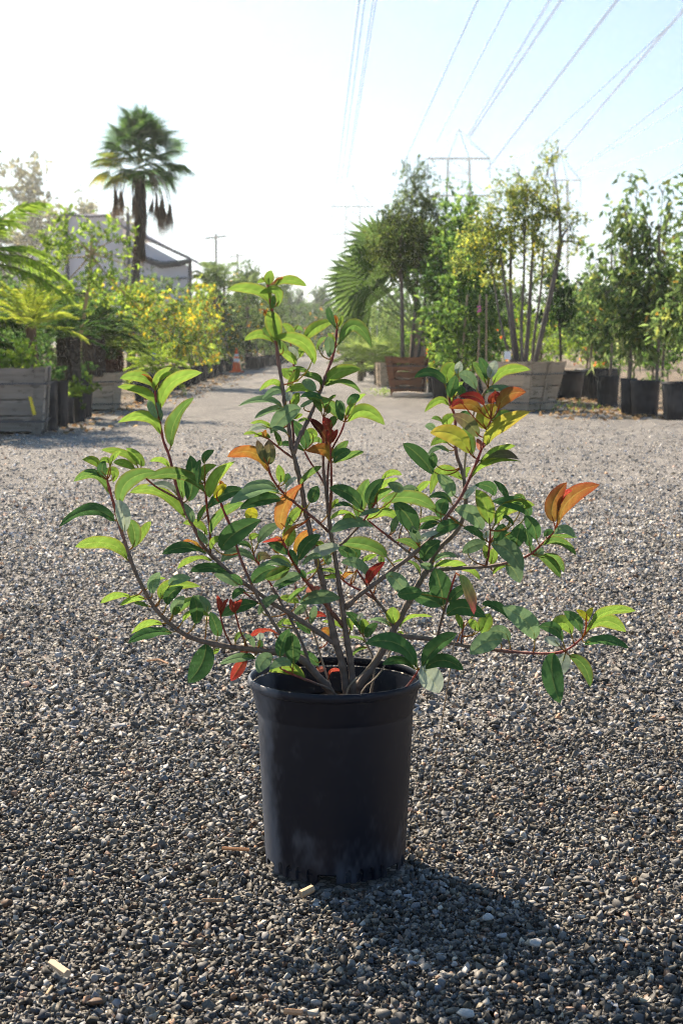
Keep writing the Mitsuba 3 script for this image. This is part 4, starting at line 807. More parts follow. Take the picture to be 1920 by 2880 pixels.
def tree(name, label, cat, base, trunks, clumps, n, L, W, pal, wts=None, droop=0.0, group=None, seed=1, bark=(0.16, 0.13, 0.10), twigs=True, flowers=None, var=0.22):
    rg = np.random.RandomState(seed)
    t = thing(name, label, cat, group)
    for pts, r0, r1 in trunks:
        p = np.asarray(pts, float); u = np.linspace(0, 1, len(p)); uu = np.linspace(0, 1, 9)
        p = np.stack([np.interp(uu, u, p[:, c]) for c in range(3)], 1)
        p[1:-1] = 0.25 * p[:-2] + 0.5 * p[1:-1] + 0.25 * p[2:]
        MB().tube(p, np.linspace(r0, r1, 9), np.asarray(bark) * rg.uniform(0.75, 1.25, (9, 1)), 8).put('trunk', 'bark', t, smooth=True)
    if twigs and trunks:
        mb = MB()
        for (x, y, z, rx, rz) in clumps:
            tp = min(trunks, key=lambda q: np.linalg.norm(np.asarray(q[0][-1])[:2] - [x, y]))
            p = np.asarray(tp[0], float); o = p[-1] * 0.55 + p[-2] * 0.45
            limbs(rg, mb, o, [(x, y, z)], tp[2] * 0.8, 0.004, bark)
            for _ in range(3):
                e = unit(rg.normal(size=3)) * [rx, rx, rz] * 0.8
                limbs(rg, mb, (x, y, z - 0.4 * rz), [np.array([x, y, z]) + e], max(0.004, tp[2] * 0.35), 0.002, bark)
        mb.put('branches', 'bark', t, smooth=True, kind='stuff')
    crown_mesh(rg, clumps, n, L, W, pal, wts, droop, var).put('crown', 'foliage', t, kind='stuff')
    if flowers:
        m, cols, fl = flowers
        mb = MB(); vol = np.array([c[3] for c in clumps])
        k = rg.choice(len(clumps), m, p=vol / vol.sum()); c = np.array(clumps)[k]
        pos = c[:, :3] + unit(rg.normal(size=(m, 3))) * c[:, [3, 3, 4]] * rg.uniform(0.75, 1.1, (m, 1))
        for _ in range(3): leaves_at(mb, rg, pos, rg.normal(size=(m, 3)), fl, fl * 0.8, palette(rg, m, cols, None, 0.15))
        mb.put('flowers', 'foliage', t, kind='stuff')
    return t

def pot_far(x, y, rt, rb, h, label, group=None, mat='dusty_plastic', name='plant_pot', z=None, grips=True):
    z = float(hgt(x, y)) - 0.004 if z is None else z
    t = thing(name, label, 'plant pot', group)
    at = (x, y, z)
    w = 0.05 * h + 0.008
    def raw(nm, prof, mat, smooth=30, n=28):
        mb = MB().lathe(prof, (0, 0, 0), n, at); k = key(nm, t)
        scene[k] = mikit.ply((np.vstack(mb.v), np.vstack(mb.f)), mat, smooth=smooth)
    raw('body', [(0.001, 0.002), (rb, 0.002), (rb * 1.01, 0.02), (rb + (rt - rb) * 0.8, h * 0.86), (rb + (rt - rb) * 0.88, h * 0.875), (rt * 0.97, h - w), (rt * 0.94, h - w)], mat)
    raw('rim', [(rt * 0.965, h - w), (rt * 1.02, h - w), (rt * 1.035, h - w * 0.4), (rt * 1.01, h), (rt * 0.95, h), (rt * 0.93, h - w * 0.7), (rt * 0.9, h - 0.09 * h - 0.02)], mat)
    raw('soil', [(0.001, h * 0.90), (rt * 0.915, h * 0.895)], 'soil')
    return t

def frond(rg, origin, az, el, length, droop, nl, ll, lw, pal, vee=0.35, hang=0.3, start=0.18, rcol=(0.22, 0.28, 0.08)):
    """one feather frond: arching rachis and a row of leaflets on each side"""
    u = np.linspace(0, 1, 12)
    h = np.array([math.cos(az), math.sin(az), 0])
    p = np.asarray(origin)[None] + (h * math.cos(el))[None] * (u * length)[:, None] * (1 - 0.18 * u[:, None] * droop) + np.array([0, 0, 1.0]) * ((math.sin(el) * u - droop * u ** 2 * (0.6 + 0.4 * u)) * length)[:, None]
    mb = MB().tube(p, np.linspace(0.011, 0.003, 12) * max(0.5, length), rcol, 5, caps=False)
    t = np.linspace(start, 0.995, nl)
    c = np.stack([np.interp(t, u, p[:, k]) for k in range(3)], 1)
    tg = unit(np.stack([np.interp(t, u, np.gradient(p, axis=0)[:, k]) for k in range(3)], 1))
    sd = unit(np.cross(tg, [0, 0, 1.0])); up = np.cross(sd, tg)
    sz = np.sin(np.pi * np.clip(0.12 + 0.85 * (t - start) / (1 - start), 0, 1)) ** 0.6
    for s in (-1, 1):
        d = s * sd + tg * (0.35 + 0.7 * t[:, None]) + up * vee + np.array([0, 0, -1.0]) * hang + rg.normal(size=(nl, 3)) * 0.10
        leaves_at(mb, rg, c, d, ll * sz, lw, palette(rg, nl, pal, None, 0.16), up=up + rg.normal(size=(nl, 3)) * 0.25, fold=0.15)
    return mb

def feather_palm(name, label, base, trunk_r, n, length, ll, lw, pal, seed, el=(0.2, 1.4), droop=0.5, nl=30, trunk_col=(0.12, 0.085, 0.06), trunk_h=0.5, vee=0.35, hang=0.3, az=None, lean=(0, 0), scales=False, cat='palm', bulge=0.0):
    rg = np.random.RandomState(seed)
    t = thing(name, label, cat)
    b = np.asarray(base, float); top = b + [lean[0], lean[1], trunk_h]
    u = np.linspace(0, 1, 10)
    MB().tube(b + (top - b) * u[:, None], trunk_r * (1 + bulge * np.sin(np.pi * u)) * rg.uniform(0.93, 1.07, 10), np.asarray(trunk_col) * rg.uniform(0.7, 1.3, (10, 1)), 12).put('trunk', 'bark', t)
    if scales:
        mb = MB()
        for i in range(int(trunk_h / 0.035)):
            z = (i + 0.5) * 0.035
            for k in range(13):
                a = k * 2 * np.pi / 13 + i * 0.47 + rg.uniform(-.1, .1)
                r = trunk_r * (1 + bulge * math.sin(np.pi * z / trunk_h))
                o = b + (top - b) * (z / trunk_h); dr_ = np.array([math.cos(a), math.sin(a), 0])
                mb.add([o + dr_ * r * 0.95 + np.array([-math.sin(a), math.cos(a), 0]) * 0.028 + [0, 0, -.02], o + dr_ * r * 0.95 - np.array([-math.sin(a), math.cos(a), 0]) * 0.028 + [0, 0, -.02],
                        o + dr_ * r * 0.97 + [0, 0, .03], o + dr_ * (r + 0.03) + [0, 0, 0.018]], [[0, 1, 3], [1, 2, 3], [2, 0, 3], [0, 2, 1]], np.asarray(trunk_col) * rg.uniform(0.5, 1.6))
        mb.put('leaf_base', 'bark', t, kind='stuff')
    for i in range(n):
        a = (i * 2.399 + rg.uniform(-.25, .25)) if az is None else rg.uniform(*az)
        e = el[0] + (el[1] - el[0]) * ((i + 0.5) / n) + rg.uniform(-.08, .08)
        frond(rg, top + rg.normal(size=3) * 0.015, a, e, length * rg.uniform(0.82, 1.12), droop * rg.uniform(0.8, 1.25), nl, ll, lw, pal, vee, hang).put('frond', 'foliage', t)
    return t

def fan_leaf(rg, origin, tip_dir, pet, rad, spread, nseg, pal, face, droop=0.1, pcol=(0.20, 0.26, 0.09), deep=0.45, wid=1.0, curl=0.0):
    """petiole and a folded fan of pointed segments"""
    o = np.asarray(origin, float); d = unit(tip_dir)
    hub = o + d * pet + np.array([0, 0, -droop * pet])
    mb = MB()
    if pet > 0.02: mb.tube(bez(o, o + d * pet * 0.6 + [0, 0, droop * pet * 0.3], hub, np.linspace(0, 1, 5)), np.linspace(0.02, 0.012, 5) * max(0.4, rad), pcol, 5, caps=False)
    ax = unit(hub - o + np.array([0, 0, -droop * pet])) if pet > 1e-6 else d; f = np.asarray(face, float); f = unit(f - ax * (f @ ax)); s = np.cross(f, ax)
    th = np.linspace(-spread, spread, nseg); V, F, C = [], [], []
    for k, t in enumerate(th):
        dv = ax * math.cos(t) + s * math.sin(t)
        sv = -ax * math.sin(t) + s * math.cos(t)
        R = rad * (0.86 + 0.14 * math.cos(t * 0.8)) * rg.uniform(0.92, 1.05); hw = R * deep * math.tan(spread / (nseg - 1)) * 1.08 * wid
        m = hub + dv * R * deep; e = hub + dv * R + np.array([0, 0, -R * 0.12 * (0.5 + rg.rand())]) - f * R * curl
        b = len(V); V += [hub, m - sv * hw - f * hw * 0.35, m + f * hw * 0.5, m + sv * hw - f * hw * 0.35, e]
        F += [[b, b + 1, b + 2], [b, b + 2, b + 3], [b + 1, b + 4, b + 2], [b + 2, b + 4, b + 3]]
        C += [palette(rg, 1, pal, None, 0.14)[0]] * 5
    mb.add(V, F, np.array(C))
    return mb

WOOD = [(0.36, 0.31, 0.26), (0.42, 0.37, 0.31), (0.30, 0.26, 0.22), (0.39, 0.33, 0.27)]
def wood_fn(a, b, s):
    def f(p, n, uv):
        g = fbm(p.x * 4 * s + p.y * 4 * s, p.z * 90, 2.0, 3); st = fbm(p.x * 3, p.y * 3, p.z * 3 + 9.0, 3)
        kn = smoothstep(0.62, 0.75, fbm(p.x * 10, p.y * 10, p.z * 22, 2))
        return mix(a, b, dr.clip(0.55 * g + 0.55 * st, 0, 1)) * (1 - 0.45 * kn)
    return f
for nm, a, b in (('wood_pale', (0.26, 0.20, 0.14), (0.60, 0.50, 0.38)), ('wood_grey', (0.12, 0.10, 0.08), (0.38, 0.33, 0.27)), ('wood_red', (0.13, 0.055, 0.03), (0.34, 0.16, 0.085))):
    scene[nm] = {'type': 'principled', 'base_color': proc(wood_fn(a, b, 1.0)), 'roughness': 0.75, 'specular': 0.25}
    scene[nm + '_b'] = {'type': 'principled', 'base_color': proc(wood_fn(tuple(x * 0.78 for x in a), tuple(x * 0.82 for x in b), 1.4)), 'roughness': 0.8, 'specular': 0.25}

def crate(x, y, top, bot, h, rot, label, mat, seed, boards=4, cleats=True, strap=True, gap=0.008):
    """tapered planter box of boards with corner cleats and steel straps"""
    rg = np.random.RandomState(seed); t = thing('planter_crate', label, 'crate')
    z0 = float(hgt(x, y)); R = rotz(rot); O = np.array([x, y, z0])
    hw = lambda z: 0.5 * (bot + (top - bot) * z / h)
    th = 0.022
    for s in range(4):
        Rs = R @ rotz(s * math.pi / 2)
        zb = np.linspace(0.03, h, boards + 1)
        for b in range(boards):
            za, zc = zb[b] + gap / 2 + rg.uniform(0, .003), zb[b + 1] - gap / 2 - rg.uniform(0, .004)
            dx = rg.uniform(-0.004, 0.004); sk = rg.uniform(-.004, .004)
            pts = []
            for z in (za, zc):
                w = hw(z) - (th + 0.002 if s % 2 else -0.0); q = hw(z)
                pts.append([[-w, -q + dx, z - sk], [w, -q + dx, z + sk], [w, -q + th + dx, z + sk], [-w, -q + th + dx, z - sk]])
            mb = MB().hexa(np.array(pts[0] + pts[1]) @ Rs.T + O, (0, 0, 0))
            k = key('board', t); scene[k] = mikit.ply((np.vstack(mb.v), np.vstack(mb.f)), mat if rg.rand() < 0.6 else mat + '_b')
        if cleats:
            for e in ((-1, 1) if s % 2 == 0 else (0,)):
                pts = []
                for z in (0.0, h + 0.004):
                    q = hw(z) + 0.004; w = hw(z); c = e * (w - 0.05)
                    pts.append([[c - .045, -q - 0.02, z], [c + .045, -q - 0.02, z], [c + .045, -q, z], [c - .045, -q, z]])
                mb = MB().hexa(np.array(pts[0] + pts[1]) @ Rs.T + O, (0, 0, 0))
                k = key('cleat', t); scene[k] = mikit.ply((np.vstack(mb.v), np.vstack(mb.f)), mat if rg.rand() < 0.5 else mat + '_b')
    if strap:
        for z in (h * 0.2, h * 0.76):
            mb = MB(); q = hw(z) + 0.0275
            for s in range(4):
                Rs = R @ rotz(s * math.pi / 2)
                mb.hexa(np.array([[-q, -q, z - .008], [q, -q, z - .008], [q, -q + .0025, z - .008], [-q, -q + .0025, z - .008], [-q, -q, z + .008], [q, -q, z + .008], [q, -q + .0025, z + .008], [-q, -q + .0025, z + .008]]) @ Rs.T + O, (0.09, 0.09, 0.095))
            mb.put('strap', 'metal', t)
    q = hw(h * 0.9) - 0.026; mb = MB()
    g = np.linspace(-q, q, 8); GX, GY = np.meshgrid(g, g)
    v = np.stack([GX, GY, h * 0.9 + rg.uniform(-.02, .02, GX.shape)], -1).reshape(-1, 3) @ R.T + O
    i, j = np.meshgrid(np.arange(7), np.arange(7), indexing='ij')
    qd = np.stack([i * 8 + j, i * 8 + j + 1, (i + 1) * 8 + j + 1, (i + 1) * 8 + j], -1).reshape(-1, 4)
    k = key('soil', t); scene[k] = mikit.ply((v, qd), 'soil')
    return t

# ---------------------------------------------------------------- left row, from the front backwards
crate(-3.15, 14.05, 0.80, 0.70, 0.62, math.radians(7), 'large weathered grey wooden planter crate cut off by the left edge, with a yellow tag', 'wood_grey', 1)
MB().add([[-2.845, 13.598, 0.36], [-2.815, 13.592, 0.36], [-2.775, 13.597, 0.20], [-2.81, 13.603, 0.19], [-2.845, 13.600, 0.36], [-2.815, 13.594, 0.36], [-2.775, 13.599, 0.20], [-2.81, 13.605, 0.19]], [[0, 1, 2], [0, 2, 3], [4, 6, 5], [4, 7, 6]], (0.75, 0.62, 0.06)).put('plant_tag', 'matte', label='yellow plastic tag hanging on the corner of the grey crate at the left edge', category='tag')
rg = np.random.RandomState(21)
crown_mesh(rg, [(-2.98, 14.1, 0.68, 0.13, 0.10), (-3.2, 14.0, 0.66, 0.12, 0.09)], 420, 0.06, 0.045, LIME).put('crown', 'foliage', thing('small_plant', 'small lime green leafy plant growing at the edge of the left crate', 'plant'), kind='stuff')
for i, (px, py, r, h, lab) in enumerate([(-2.83, 14.55, 0.072, 0.49, 'tall slim black pot right beside the large left crate'), (-2.83, 15.1, 0.078, 0.47, 'second tall slim black pot from the large left crate'),
        (-2.88, 15.75, 0.066, 0.30, 'short narrow black pot, third from the large left crate'), (-2.81, 16.05, 0.07, 0.29, 'short black pot with bright green leaves on top, between the two left crates'),
        (-2.98, 17.2, 0.125, 0.47, 'wide black pot standing behind the short pots between the left crates')]):
    pot_far(px, py, r, r * 0.86, h, lab, 'black pots between the left crates')
for px, py, z, n, lab in [(-2.81, 16.05, 0.34, 160, 'bright green leafy plant in the short black pot'), (-2.83, 15.1, 0.50, 60, 'flat dark leaves on top of a tall slim pot'), (-2.98, 17.2, 0.51, 80, 'low dark green plant in the wide black pot')]:
    crown_mesh(rg, [(px, py, z, 0.09, 0.05)], n, 0.06, 0.045, LIME if z < .4 else DARK).put('crown', 'foliage', thing('small_plant', lab, 'plant'), kind='stuff')
crate(-3.22, 19.2, 0.78, 0.68, 0.50, math.radians(13), 'pale grey wooden planter crate holding cycads, second from the front on the left', 'wood_pale', 2, boards=3)
pot_far(-2.86, 21.2, 0.075, 0.062, 0.27, 'small dark pot just right of the second left crate')
pot_far(-3.02, 22.9, 0.165, 0.14, 0.38, 'black pot in shade behind the small dark pot on the left')
pot_far(-3.0, 24.2, 0.11, 0.095, 0.36, 'black pot with a blue tag left of the lane')
MB().box((-2.99, 23.9, 0.62), (0.05, 0.004, 0.12), (0.03, 0.08, 0.65), rotz(0.3)).put('plant_tag', 'matte', label='blue tag hanging on the dark cycad leaves on the left', category='tag')

feather_palm('date_palm', 'small date palm with glowing yellow green fronds behind the left crate', (-3.10, 15.2, 0.1), 0.055, 20, 0.66, 0.17, 0.010, [(0.42, 0.50, 0.07), (0.5, 0.55, 0.09), (0.3, 0.42, 0.06)], 31, el=(0.15, 1.3), droop=0.30, nl=32, trunk_h=0.92, lean=(-0.04, 0), trunk_col=(0.13, 0.08, 0.05))
feather_palm('cycad', 'cycad with a thick dark scaly trunk between the two left crates', (-2.98, 16.4, 0.05), 0.115, 16, 0.55, 0.15, 0.012, DARK, 32, el=(0.15, 1.2), droop=0.35, nl=34, trunk_h=0.86, trunk_col=(0.07, 0.055, 0.045), scales=True, cat='cycad')
feather_palm('cycad', 'cycad with glossy dark fronds spreading over the second left crate', (-3.12, 18.9, 0.42), 0.13, 24, 0.80, 0.19, 0.014, DARK, 33, el=(0.2, 1.25), droop=0.4, nl=38, trunk_h=0.52, trunk_col=(0.07, 0.055, 0.045), scales=True, cat='cycad')
feather_palm('cycad', 'cycad with a short round reddish trunk in the second left crate', (-2.98, 19.35, 0.42), 0.13, 18, 0.66, 0.17, 0.013, [(0.07, 0.13, 0.035), (0.14, 0.20, 0.04)], 34, el=(0.0, 1.2), droop=0.4, nl=36, trunk_h=0.36, trunk_col=(0.12, 0.06, 0.04), scales=True, cat='cycad', bulge=0.25)
feather_palm('feather_palm', 'large feathery palm with long drooping bright fronds at the left edge', (-3.70, 14.6, 0.0), 0.11, 22, 1.25, 0.32, 0.013, [(0.24, 0.38, 0.05), (0.32, 0.46, 0.07)], 35, el=(0.0, 1.3), droop=0.42, nl=50, trunk_h=1.62, hang=0.55, trunk_col=(0.15, 0.13, 0.09))
feather_palm('feather_palm', 'dark green palm in deep shade behind the large left crate', (-3.9, 15.4, 0.0), 0.10, 22, 1.05, 0.30, 0.018, DARK, 36, el=(-0.1, 1.3), droop=0.6, nl=44, trunk_h=0.8, hang=0.7)
feather_palm('feather_palm', 'low yellow green palm in a pot beyond the second left crate', (-3.05, 24.2, 0.3), 0.03, 16, 0.72, 0.22, 0.014, LIME, 37, el=(0.0, 1.3), droop=0.5, nl=30, trunk_h=0.12)
tree('young_tree', 'young light green tree on a slanting tan stem behind the left pots', 'tree', None, [([(-3.12, 17.6, 0.1), (-3.08, 17.6, 0.8), (-2.93, 17.6, 1.6), (-2.9, 17.6, 2.1)], 0.026, 0.014)],
     [(-3.05, 17.6, 2.0, 0.26, 0.22), (-2.72, 17.5, 2.15, 0.16, 0.10), (-2.52, 17.4, 2.05, 0.12, 0.07), (-3.3, 17.7, 1.85, 0.26, 0.26), (-2.75, 17.5, 1.62, 0.22, 0.12), (-2.95, 17.6, 1.42, 0.28, 0.16), (-3.35, 17.7, 1.45, 0.25, 0.2), (-2.5, 17.4, 1.42, 0.2, 0.08), (-2.38, 17.4, 1.3, 0.14, 0.06), (-2.58, 17.4, 1.85, 0.12, 0.07), (-3.25, 17.6, 2.2, 0.16, 0.12), (-2.42, 17.4, 1.72, 0.08, 0.05)], 1500, 0.075, 0.035, LIME, seed=41, bark=(0.42, 0.30, 0.15))
tree('shrub', 'dense dark green bush in the shadow at the far left edge', 'shrub', None, [([(-4.0, 16.2, 0), (-4.0, 16.2, 0.6)], 0.03, 0.02)], [(-3.75, 15.9, 0.75, 0.42, 0.5), (-4.2, 16.2, 1.0, 0.5, 0.5), (-3.55, 16.8, 0.5, 0.4, 0.4)], 2600, 0.06, 0.035, DARK, seed=42)
tree('shrub', 'rounded green bush behind the date palm on the left', 'shrub', None, [([(-4.1, 20.5, 0), (-4.1, 20.5, 0.7)], 0.03, 0.02)], [(-3.9, 20.5, 0.9, 0.5, 0.5), (-4.4, 20.6, 1.2, 0.55, 0.5), (-3.45, 21.5, 0.7, 0.4, 0.4), (-5.0, 20, 1.3, 0.5, 0.6)], 3000, 0.07, 0.035, GREEN, seed=43)

# tall fan palm
rg = np.random.RandomState(50)
fp = thing('fan_palm', 'tall fan palm with a shaggy brown skirt standing above the left row', 'palm')
MB().tube([(-4.22, 30, 0), (-4.17, 30, 1.2), (-4.08, 30, 2.3), (-3.94, 30, 3.3), (-3.98, 30, 4.2)], [0.095, 0.08, 0.085, 0.10, 0.10], [(0.07, 0.055, 0.045)] * 5, 10).put('trunk', 'bark', fp)
mb = MB()
for i in range(260):
    z = rg.uniform(2.6, 4.2); a = rg.uniform(0, 2 * np.pi); r = 0.085; o = np.array([-3.97 + 0.07 * min(0, z - 3.4), 30, z]); d = np.array([math.cos(a), math.sin(a), 0])
    s = np.array([-math.sin(a), math.cos(a), 0]) * 0.035
    mb.add([o + d * r - s, o + d * r + s, o + d * (r + rg.uniform(.01, .10)) - [0, 0, rg.uniform(.25, .5)]], [[0, 1, 2]], np.array((0.11, 0.08, 0.055)) * rg.uniform(.5, 1.5))
mb.put('fibre', 'foliage', fp, kind='stuff')
FANP = [(0.06, 0.14, 0.035), (0.10, 0.20, 0.04), (0.045, 0.10, 0.03)]
for i in range(42):
    a = i * 2.399; e = 1.5 - 1.8 * (i / 42.0) + rg.uniform(-.1, .1)
    d = np.array([math.cos(a) * math.cos(e), math.sin(a) * math.cos(e), math.sin(e)])
    pal = [(0.36, 0.30, 0.05), (0.18, 0.25, 0.05), (0.14, 0.22, 0.05)] if (i > 24 and d[0] < -0.35) else FANP
    fan_leaf(rg, (-3.98, 30, 4.26 + 0.2 * max(0, e)), d, rg.uniform(0.42, 0.62), rg.uniform(0.50, 0.64), 1.7, 26, pal, d * 0.3 + np.array([0, 0, 1]) + rg.normal(size=3) * .3, droop=0.12, deep=0.55, wid=0.8, curl=rg.uniform(0, .25)).put('fan_leaf', 'foliage', fp)
for i in range(20):
    c = ((-0.46, 3.85), (0.40, 3.72), (0.30, 3.6), (-0.12, 3.75), (0.50, 3.66))[(0, 1, 0, 2, 1, 3, 0, 4, 3, 2)[i % 10]]
    dx, dz, dy = c[0] + rg.normal() * .05, c[1] + rg.normal() * .07, rg.uniform(-.25, .25)
    MB().tube(bez((-3.98, 30, 4.15), (-3.98 + dx * .8, 30 + dy * .6, 4.3), (-3.98 + dx, 30 + dy, dz), np.linspace(0, 1, 7)), 0.012, (.12, .09, .06), 5).put('dead_stalk', 'bark', fp)
    fan_leaf(rg, (-3.98 + dx, 30 + dy, dz), (0.12 * rg.normal(), 0.1, -1), 0.0, rg.uniform(.42, .7), rg.uniform(.10, .2), 9, [(0.13, 0.09, 0.06), (0.08, 0.058, 0.042)], (0.4 * rg.normal(), -1, 0.1), droop=0.0, deep=0.5, wid=1.3).put('dead_leaf', 'foliage', fp, label='dry brown hanging leaf')

# shade house behind the left row
sh = thing('shade_house', 'white fabric shade house with dark frame posts behind the left row', 'shade house')
def sheet(pts, col, nm='fabric', off=(0, 0.012, 0)):
    p = np.asarray(pts, float); n = len(p); o = np.asarray(off)
    f = [[0, k, k + 1] for k in range(1, n - 1)] + [[n, n + k + 1, n + k] for k in range(1, n - 1)] + [[k, (k + 1) % n, n + k] for k in range(n)] + [[(k + 1) % n, n + (k + 1) % n, n + k] for k in range(n)]
    MB().add(np.vstack([p, p + o]), f, col).put(nm, 'cloth', sh)
FW = (0.84, 0.83, 0.86)
sheet([(-9.2, 42, 1.0), (-6.05, 42, 1.0), (-6.05, 42, 3.95), (-6.4, 42, 4.35), (-7.6, 42, 4.35), (-9.2, 42, 2.6)], FW)
sheet([(-6.0, 42.05, 1.2), (-4.25, 42.05, 1.2), (-4.25, 42.05, 2.95), (-5.0, 42.05, 3.35), (-6.0, 42.05, 3.9)], FW)
sheet([(-7.6, 42, 4.37), (-6.4, 42, 4.37), (-6.4, 54, 4.37), (-7.6, 54, 4.37)], FW, 'roof', (0, 0, 0.012))
sheet([(-6.4, 42, 4.37), (-6.05, 42, 3.97), (-4.2, 42.1, 3.12), (-4.2, 54, 3.12), (-6.4, 54, 4.37)], FW, 'roof', (0, 0, 0.012))
sheet([(-9.2, 42, 2.62), (-7.6, 42, 4.37), (-7.6, 54, 4.37), (-9.2, 54, 2.62)], FW, 'roof', (0, 0, 0.012))
for x, y, z in [(-9.2, 41.9, 2.6), (-7.6, 41.9, 4.4), (-5.9, 41.9, 4.4), (-4.2, 41.9, 3.15), (-4.2, 48, 3.15), (-4.2, 54, 3.15), (-7.6, 54, 4.4), (-9.2, 54, 2.6)]:
    MB().tube([(x, y, 0), (x, y, z)], 0.05, (0.14, 0.13, 0.12), 8).put('post', 'bark', sh)
for a, b in [((-7.75, 41.86, 4.36), (-6.1, 41.86, 4.36)), ((-9.2, 41.86, 2.55), (-7.6, 41.86, 4.3)), ((-6.1, 41.86, 2.72), (-4.15, 41.86, 2.62))]:
    MB().tube([a, (0.5 * (np.array(a) + b) - [0, 0, .07]).tolist(), b], 0.03, (0.22, 0.21, 0.21), 6).put('beam', 'bark', sh)

MB().tube([(-6.1, 41.8, 3.75), (-5.6, 41.8, 3.2), (-5.0, 41.8, 2.98), (-4.5, 41.8, 3.02), (-4.15, 41.8, 3.1)], [.05, .08, .1, .09, .06], (0.10, 0.095, 0.09), 7).put('rolled_net', 'bark', sh)
for y in (41.95, 44, 46): MB().tube([(-6.4, y, 4.42), (-6.05, y, 4.02), (-4.2, y, 3.17)], .03, (.2, .19, .19), 5).put('rafter', 'bark', sh)

# the pots and yellow leaved shrubs down the left side of the lane
ORD = ['nearest', 'second', 'third', 'fourth', 'fifth', 'sixth', 'seventh', 'eighth', 'ninth']
GP = 'black pots in the line down the left side of the lane'
row = [(-3.1, 25.6, .14), (-3.06, 27.4, .15), (-3.05, 29.2, .15), (-3.08, 31.2, .16), (-3.14, 33.4, .16), (-3.18, 35.6, .16), (-3.24, 37.8, .17), (-3.3, 39.8, .19), (-3.42, 41.4, .2)]
for i, (x, y, r) in enumerate(row):
    pot_far(x, y, r, r * .84, .36 + .02 * (i % 3), '%s black pot of the line along the left lane edge before the cone' % ORD[i], GP)
    rgk = np.random.RandomState(60 + i); top = 1.55 + 0.5 * rgk.rand() + (0.25 if i > 3 else -0.35)
    cl = [(x - .15 + rgk.normal() * .16, y + rgk.normal() * .2, .55 + (top - .5) * q, .38 - .12 * q, .26) for q in (0.0, .2, .4, .62, .82, 0.98)] + [(x - .7 + rgk.normal() * .2, y + 0.3, 0.9 + rgk.rand() * 0.9, 0.4, 0.4) for _ in range(2)]
    tree('flowering_shrub', '%s yellow leaved shrub of the pot line left of the lane' % ORD[i], 'shrub', None, [([(x, y, .3), (x - .05, y, .8), (x + .03, y, top * .7)], .018, .01), ([(x, y, .3), (x + .12, y, .9), (x + .1, y, top * .65)], .014, .008)], cl, 1050, 0.085, 0.06, YEL, [.14, .04, .40, .42], group='yellow leaved shrubs left of the lane', seed=70 + i)
cn = thing('traffic_cone', 'orange traffic cone with white bands at the left side of the lane', 'traffic cone')
cz = float(hgt(-3.02, 43.2)); OR, WH = (0.75, 0.13, 0.025), (0.8, 0.8, 0.78)
MB().box((-3.02, 43.2, cz + .02), (.36, .36, .036), OR, rotz(.2)).put('base', 'matte', cn)
for nm, za, zb, c in [('cone', .036, .30, OR), ('band', .30, .40, WH), ('cone', .40, .46, OR), ('band', .46, .53, WH), ('cone', .53, .70, OR)]:
    rr_ = lambda z: .135 - .155 * z + (.003 if nm == 'band' else 0)
    MB().lathe([(rr_(za), za), (rr_(zb), zb), (rr_(zb) * .8, zb)], c, 20, (-3.02, 43.2, cz)).put(nm, 'matte', cn, smooth=False)
for i, (x, y, r) in enumerate([(-3.35, 44.9, .16), (-2.85, 47.9, .27), (-2.8, 50.4, .27), (-2.7, 53, .26), (-2.6, 56, .26), (-2.5, 59.4, .25), (-2.45, 63.5, .25), (-2.4, 68, .25)]):
    pot_far(x, y, r, r * .86, .39, '%s black pot beyond the traffic cone on the left of the lane' % ORD[i], 'black pots beyond the traffic cone')
    rgk = np.random.RandomState(90 + i); top = 2.1 + 1.0 * rgk.rand() + .015 * (y - 45)
    cl = [(x - .3 + rgk.normal() * .28, y + rgk.normal() * .3, .6 + (top - .6) * q, .62 - .2 * q, .40) for q in (0.0, .2, .4, .6, .8, 1.0)]
    tree('potted_tree', '%s bushy green potted tree beyond the cone, left of the lane' % ORD[i], 'tree', None, [([(x, y, .3), (x - .1, y, 1.0), (x - .2, y, top * .75)], .03, .015)], cl, 1500, .11, .07, [(0.09, 0.15, 0.05), (0.14, 0.2, 0.06), (0.06, 0.10, 0.04)], group='potted trees beyond the cone', seed=100 + i, flowers=(26, [(0.6, 0.3, 0.04), (0.6, 0.45, 0.05)], .1) if i < 4 else None)
feather_palm('feather_palm', 'palm with arching grey green fronds above the yellow shrubs', (-3.72, 44.5, 0), .10, 18, 1.55, .34, .028, [(0.18, 0.27, 0.10), (0.24, 0.33, 0.12)], 38, el=(.35, 1.45), droop=.46, nl=44, trunk_h=2.3, hang=.5)
feather_palm('feather_palm', 'smaller palm behind the arching palm on the left', (-3.1, 50, 0), .10, 14, 1.4, .30, .03, [(0.16, 0.24, 0.09), (0.22, 0.30, 0.11)], 39, el=(.4, 1.4), droop=.45, nl=36, trunk_h=2.4, hang=.5)
for i, (x, y, h_) in enumerate([(-9.95, 120, 9.4), (-11.0, 160, 10.2)]):
    up_ = thing('utility_pole', ['nearer wooden utility pole with a tilted cross arm on the left', 'farther utility pole on the left, close to the palm'][i], 'utility pole')
    MB().tube([(x, y, 0), (x, y, h_)], [.12, .085], (0.20, 0.18, 0.165), 8).put('pole', 'bark', up_)
    MB().box((x, y - .16, h_ - .3), (1.7, .12, .12), (0.20, 0.18, 0.165), [[math.cos(.12), 0, -math.sin(.12)], [0, 1, 0], [math.sin(.12), 0, math.cos(.12)]]).put('cross_arm', 'bark', up_)

